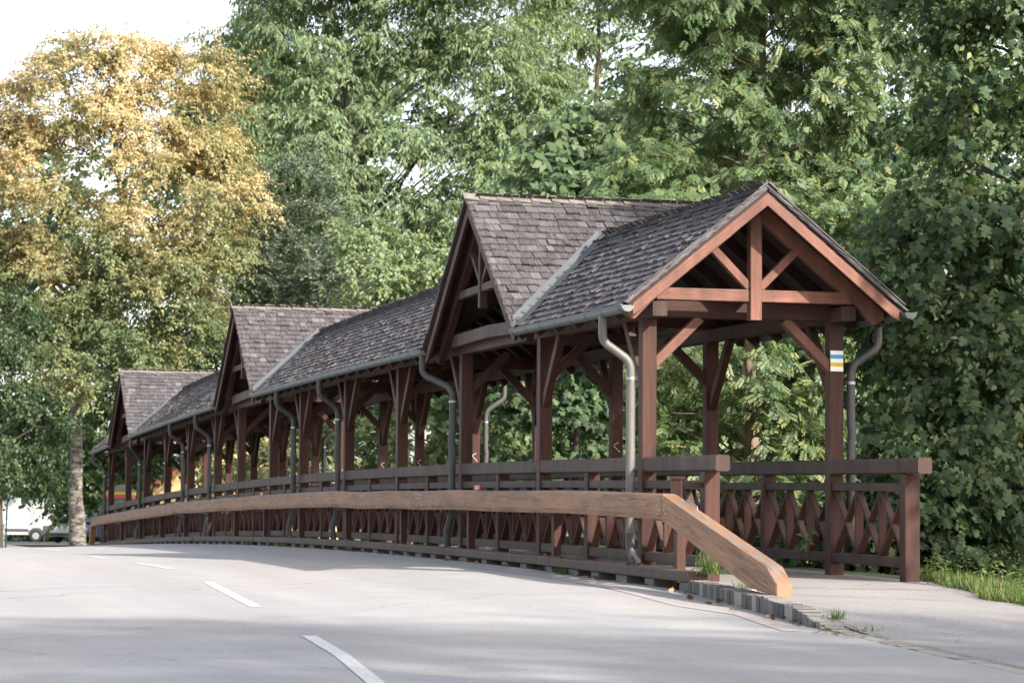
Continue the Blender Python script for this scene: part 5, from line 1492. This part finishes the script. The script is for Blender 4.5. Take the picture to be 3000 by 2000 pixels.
# hedge behind the cars
hc = []
for px in range(-60, 460, 16):
    for py in (1475, 1500, 1525, 1550, 1575):
        p = at_depth(px + RNG.uniform(-6, 6), py + RNG.uniform(-6, 6), 178); hc.append((*p, .45))
a = sprays(np.array(hc), np.array([hc[10][0], hc[10][1] + 6.0]), n_twig=20, n_leaf=14, twig=1.1, droop=.3, leaf_len=.26, leaf_wid=.17, tint_f=skew(0, .8, 1.4), hang=.4)
HG = empty('hedge', (hc[10][0], hc[10][1], 0), 'clipped dark green hedge behind the van and cars', 'hedge')
link('foliage', leaf_mesh('foliage', *a, T_QUAD), HG, LM_DARK)['kind'] = 'stuff'
stm = MB()
for c in hc[::8]: stm.tube([(c[0], c[1], -.2), (c[0] + .05, c[1], 1.2)], [.03, .015], 5)
stm.build('stems', M_BARK, HG)

# ------------------------------------------------------------------ grass, weeds, litter
T_BLADE = (np.array([(0, .5, 0), (0, -.5, 0), (.55, -.38, .10), (.55, .38, .10), (1, 0, -.02)]), [(0, 1, 2, 3), (3, 2, 4)])
def blades(pts, h, w, lean=.45, dry=.06, tmax=.85):
    n = len(pts); ang = RNG.uniform(0, 2 * math.pi, n); ln = RNG.uniform(.1, lean, n)
    ax = np.stack([np.cos(ang) * ln, np.sin(ang) * ln, np.ones(n)], 1)
    nr = np.stack([np.cos(ang), np.sin(ang), np.zeros(n)], 1) + RNG.normal(0, .3, (n, 3))
    t = RNG.uniform(0, tmax, n); t[RNG.random(n) < dry] = 1
    return leaf_mesh('blades', pts, ax, nr, h * RNG.uniform(.45, 1.25, n), w * RNG.uniform(.7, 1.3, n), t, T_BLADE)
def verge_z(x, y): return ground_z(max(1.61, x), y) if x > walk_right(y) else walk_z(x, y)
pts = []
while len(pts) < 20000:
    y = RNG.uniform(-10, -1.2); x = walk_right(y) + (RNG.random() ** 1.3) * 2.2 - .03 + .06 * math.sin(y * 5)
    if y > -2.2 and x < 1.25: continue
    pts.append((x, y, walk_z(min(x, walk_right(y)), y) - .01 if x < walk_right(y) + .4 else ground_z(max(1.61, x), y) + .02))
o = link('verge_grass', blades(np.array(pts), .155, .008, 1.15, .14), None, LM_GRASS); tag(o, 'lit verge of long grass beside the pavement at the right', 'grass', None, 'stuff')
vn = 1500; vy = RNG.uniform(-6.5, -1.4, vn); vx = np.array([walk_right(t) for t in vy]) + RNG.random(vn) * 1.3
vp = np.stack([vx, vy, np.array([walk_z(min(a_, walk_right(b_)), b_) for a_, b_ in zip(vx, vy)]) + RNG.uniform(.02, .22, vn) * (1 + .6 * np.sin(vx * 3 + vy * 2))], 1)
van = RNG.uniform(0, 6.28, vn); vax = np.stack([np.cos(van), np.sin(van), RNG.uniform(-.3, .6, vn)], 1)
o = link('verge_herbs', leaf_mesh('verge_herbs', vp, vax, np.tile([0, -.3, 1.0], (vn, 1)) + RNG.normal(0, .4, (vn, 3)), RNG.uniform(.03, .075, vn), RNG.uniform(.012, .03, vn), RNG.uniform(0, .95, vn), T_QUAD), None, LM_GRASS)
tag(o, 'low leafy herbs mixed through the verge grass at the right', 'herbs', None, 'stuff')
vm = MB()                                      # soil under the verge
yy = list(np.arange(-12, 3.1, .5)); V = []
for y in yy:
    w_ = walk_right(y) if y < -2.2 else 1.22
    V += [(w_ - .02, y, walk_z(min(w_, 1.2), y) - .012), (w_ + .5, y, walk_z(min(w_, 1.2), y) + .0), (w_ + 1.2, y, ground_z(max(1.7, w_ + 1.2), y) + .03), (w_ + 2.6, y, ground_z(max(1.7, w_ + 2.6), y) - .03)]
vm.add(V, [(j * 4 + i, j * 4 + i + 1, j * 4 + 5 + i, j * 4 + 4 + i) for j in range(len(yy) - 1) for i in range(3)]); o = vm.build('verge', M_SOIL); o['kind'] = 'structure'
def tuft(px, py, z_at, n, h, spread, label, name='grass_tuft', dry=.05):
    c = z_at
    q = np.array(c) + np.concatenate([RNG.normal(0, spread, (n, 2)), np.zeros((n, 1))], 1)
    o = link(name, blades(q, h, .0065, 1.1, dry, .75), None, LM_GRASS); tag(o, label, 'grass', 'grass tufts along the kerb'); return o
def kpt(px, py):                               # point on kerb / pavement level
    best = None
    for Y in np.arange(-12, 0, .02):
        p = at_y(px, py, Y)
        d = p[2] - max(walk_z(p[0], p[1]), road_z(min(p[0], kerb_x(p[1])), p[1]) if p[0] < kerb_x(p[1]) else -9)
        if d > 0 or best is None: best = p
        else: break
    return best
p = kpt(2035, 1690); tuft(0, 0, (-1.40, -3.28, .04), 190, .27, .06, 'tall green grass tuft at the near end of the timber kerb')
tuft(0, 0, (-1.46, -4.25, walk_z(-1.4, -4.25)), 60, .11, .04, 'thin grass tuft on the kerb under the sloping log')
tuft(0, 0, (kerb_x(-7.5) + .2, -7.5, walk_z(-1.7, -7.5)), 80, .09, .03, 'short grass tuft in the kerb joint just past the log tip')
tuft(0, 0, (kerb_x(-8.3) + .22, -8.3, walk_z(-1.7, -8.3)), 45, .06, .06, 'flat grass tuft where the kerb sinks into the pavement')
for (yy_, n_, lb) in ((1.2, 40, 'small weed tuft under the nearest stretch of timber kerb'), (13.5, 40, 'small weed tuft under the timber kerb past the first cross gable'), (19.5, 50, 'small weed tuft at the timber kerb beside the fifth downpipe'), (23.3, 40, 'small weed tuft at the timber kerb below the middle cross gable')):
    tuft(0, 0, (KX - .04, yy_, road_z(KX, yy_)), n_ + 20, .11, .04, lb)
# weeds standing in the verge
def weed(px, py_top, py_bot, label, dry=False):
    base = None
    for Y in np.arange(-8, 3, .05):
        q = at_y(px, py_bot, Y)
        if q[2] < verge_z(q[0], q[1]) + .02: base = q; break
    if base is None: base = at_y(px, py_bot, -.5)
    h = (py_bot - py_top) / FPX * float((base - CAM) @ FW)
    O_ = empty('weed', tuple(base), label, 'weed', 'weeds in the verge')
    st = [base + np.array([RNG.normal(0, .012) * i, RNG.normal(0, .012) * i, h * i / 6 - (.03 if i == 0 else 0)]) for i in range(7)]
    MB().tube(st, [.006 - .0006 * i for i in range(7)], 5).build('stem', M_TWIG, O_)
    n = 46; k = RNG.uniform(.2, 1, n); ps = np.array([st[min(6, int(t * 6))] for t in k]) + RNG.normal(0, .012, (n, 3)); ps[:, 2] += RNG.uniform(-.03, .03, n)
    an = RNG.uniform(0, 6.28, n); ax = np.stack([np.cos(an), np.sin(an), RNG.uniform(-.2, .7, n)], 1)
    me = leaf_mesh('leaves', ps, ax, np.tile([0, 0, 1.0], (n, 1)) + RNG.normal(0, .3, (n, 3)), (.11 - .06 * k) * RNG.uniform(.7, 1.3, n), (.035 - .015 * k), RNG.uniform(.1, .8, n), T_QUAD)
    link('leaves', me, O_, LM_GRASS)['kind'] = 'stuff'
weed(2825, 1585, 1715, 'tallest thin weed standing in the verge by the maple')
weed(2893, 1610, 1705, 'nettle-like weed at the right of the verge')
weed(2718, 1628, 1705, 'broad-leaved weed beside the right end post')
weed(2770, 1622, 1710, 'bushy weed between the end post and the tallest weed')
weed(2960, 1660, 1730, 'low weed near the right picture edge')
# sapling pushing through the right railing
sp_ = at_x(2365, 1640, SX - .1)
O_ = empty('sapling', tuple(sp_), 'small leafy sapling poking through the right railing lattice', 'sapling')
top = at_x(2370, 1560, SX - .22)
MB().tube([sp_, (sp_ + top) / 2 + np.array([.02, 0, .03]), top], [.006, .005, .003], 5).build('stem', M_TWIG, O_)
n = 13; ps = top + RNG.normal(0, .055, (n, 3)) * np.array([1, .6, .8]); ps[:4] = (sp_ + top) / 2 + RNG.normal(0, .04, (4, 3))
ax = np.stack([RNG.normal(-.2, .6, n), RNG.normal(-.3, .4, n), RNG.normal(-.35, .4, n)], 1)
for i in range(n):
    me = leaf_mesh('leaf', ps[i:i + 1], ax[i:i + 1], np.array([[-.2, -.6, .8]]), [RNG.uniform(.07, .11)], [.045], [RNG.uniform(.5, .95)], T_QUAD); link('leaf', me, O_, LM_ASH)
# dry leaves along the kerbs
ps = []
for _ in range(150):
    y = RNG.uniform(-4.5, 24) if RNG.random() < .75 else RNG.uniform(-9, -3); 
    if y > -3.1: x = KX - abs(RNG.normal(0, .10)) + .02; z = road_z(x, y) + .012; 
    else: x = kerb_x(y) - abs(RNG.normal(0, .12)); z = road_z(x, y) + .012
    if y > -3 and RNG.random() < .35: x = KX + RNG.uniform(.03, .3); z = deck(y) + .128
    ps.append((x, y, z))
ps = np.array(ps); n = len(ps)
ax = np.stack([RNG.normal(0, 1, n), RNG.normal(0, 1, n), RNG.uniform(0, .5, n)], 1)
LM_DRY = leaf_mat('dry_leaves', [(0, (.09, .06, .035)), (.6, (.20, .13, .07)), (1, (.36, .28, .17))], .15, .7, .2)
o = link('leaf_litter', leaf_mesh('leaf_litter', ps, ax, np.tile([0, 0, 1.0], (n, 1)) + RNG.normal(0, .35, (n, 3)), RNG.uniform(.04, .09, n), RNG.uniform(.03, .08, n), RNG.uniform(0, 1, n), T_MAPLE), None, LM_DRY)
tag(o, 'dry brown leaves scattered along the kerb', 'leaves', None, 'stuff')
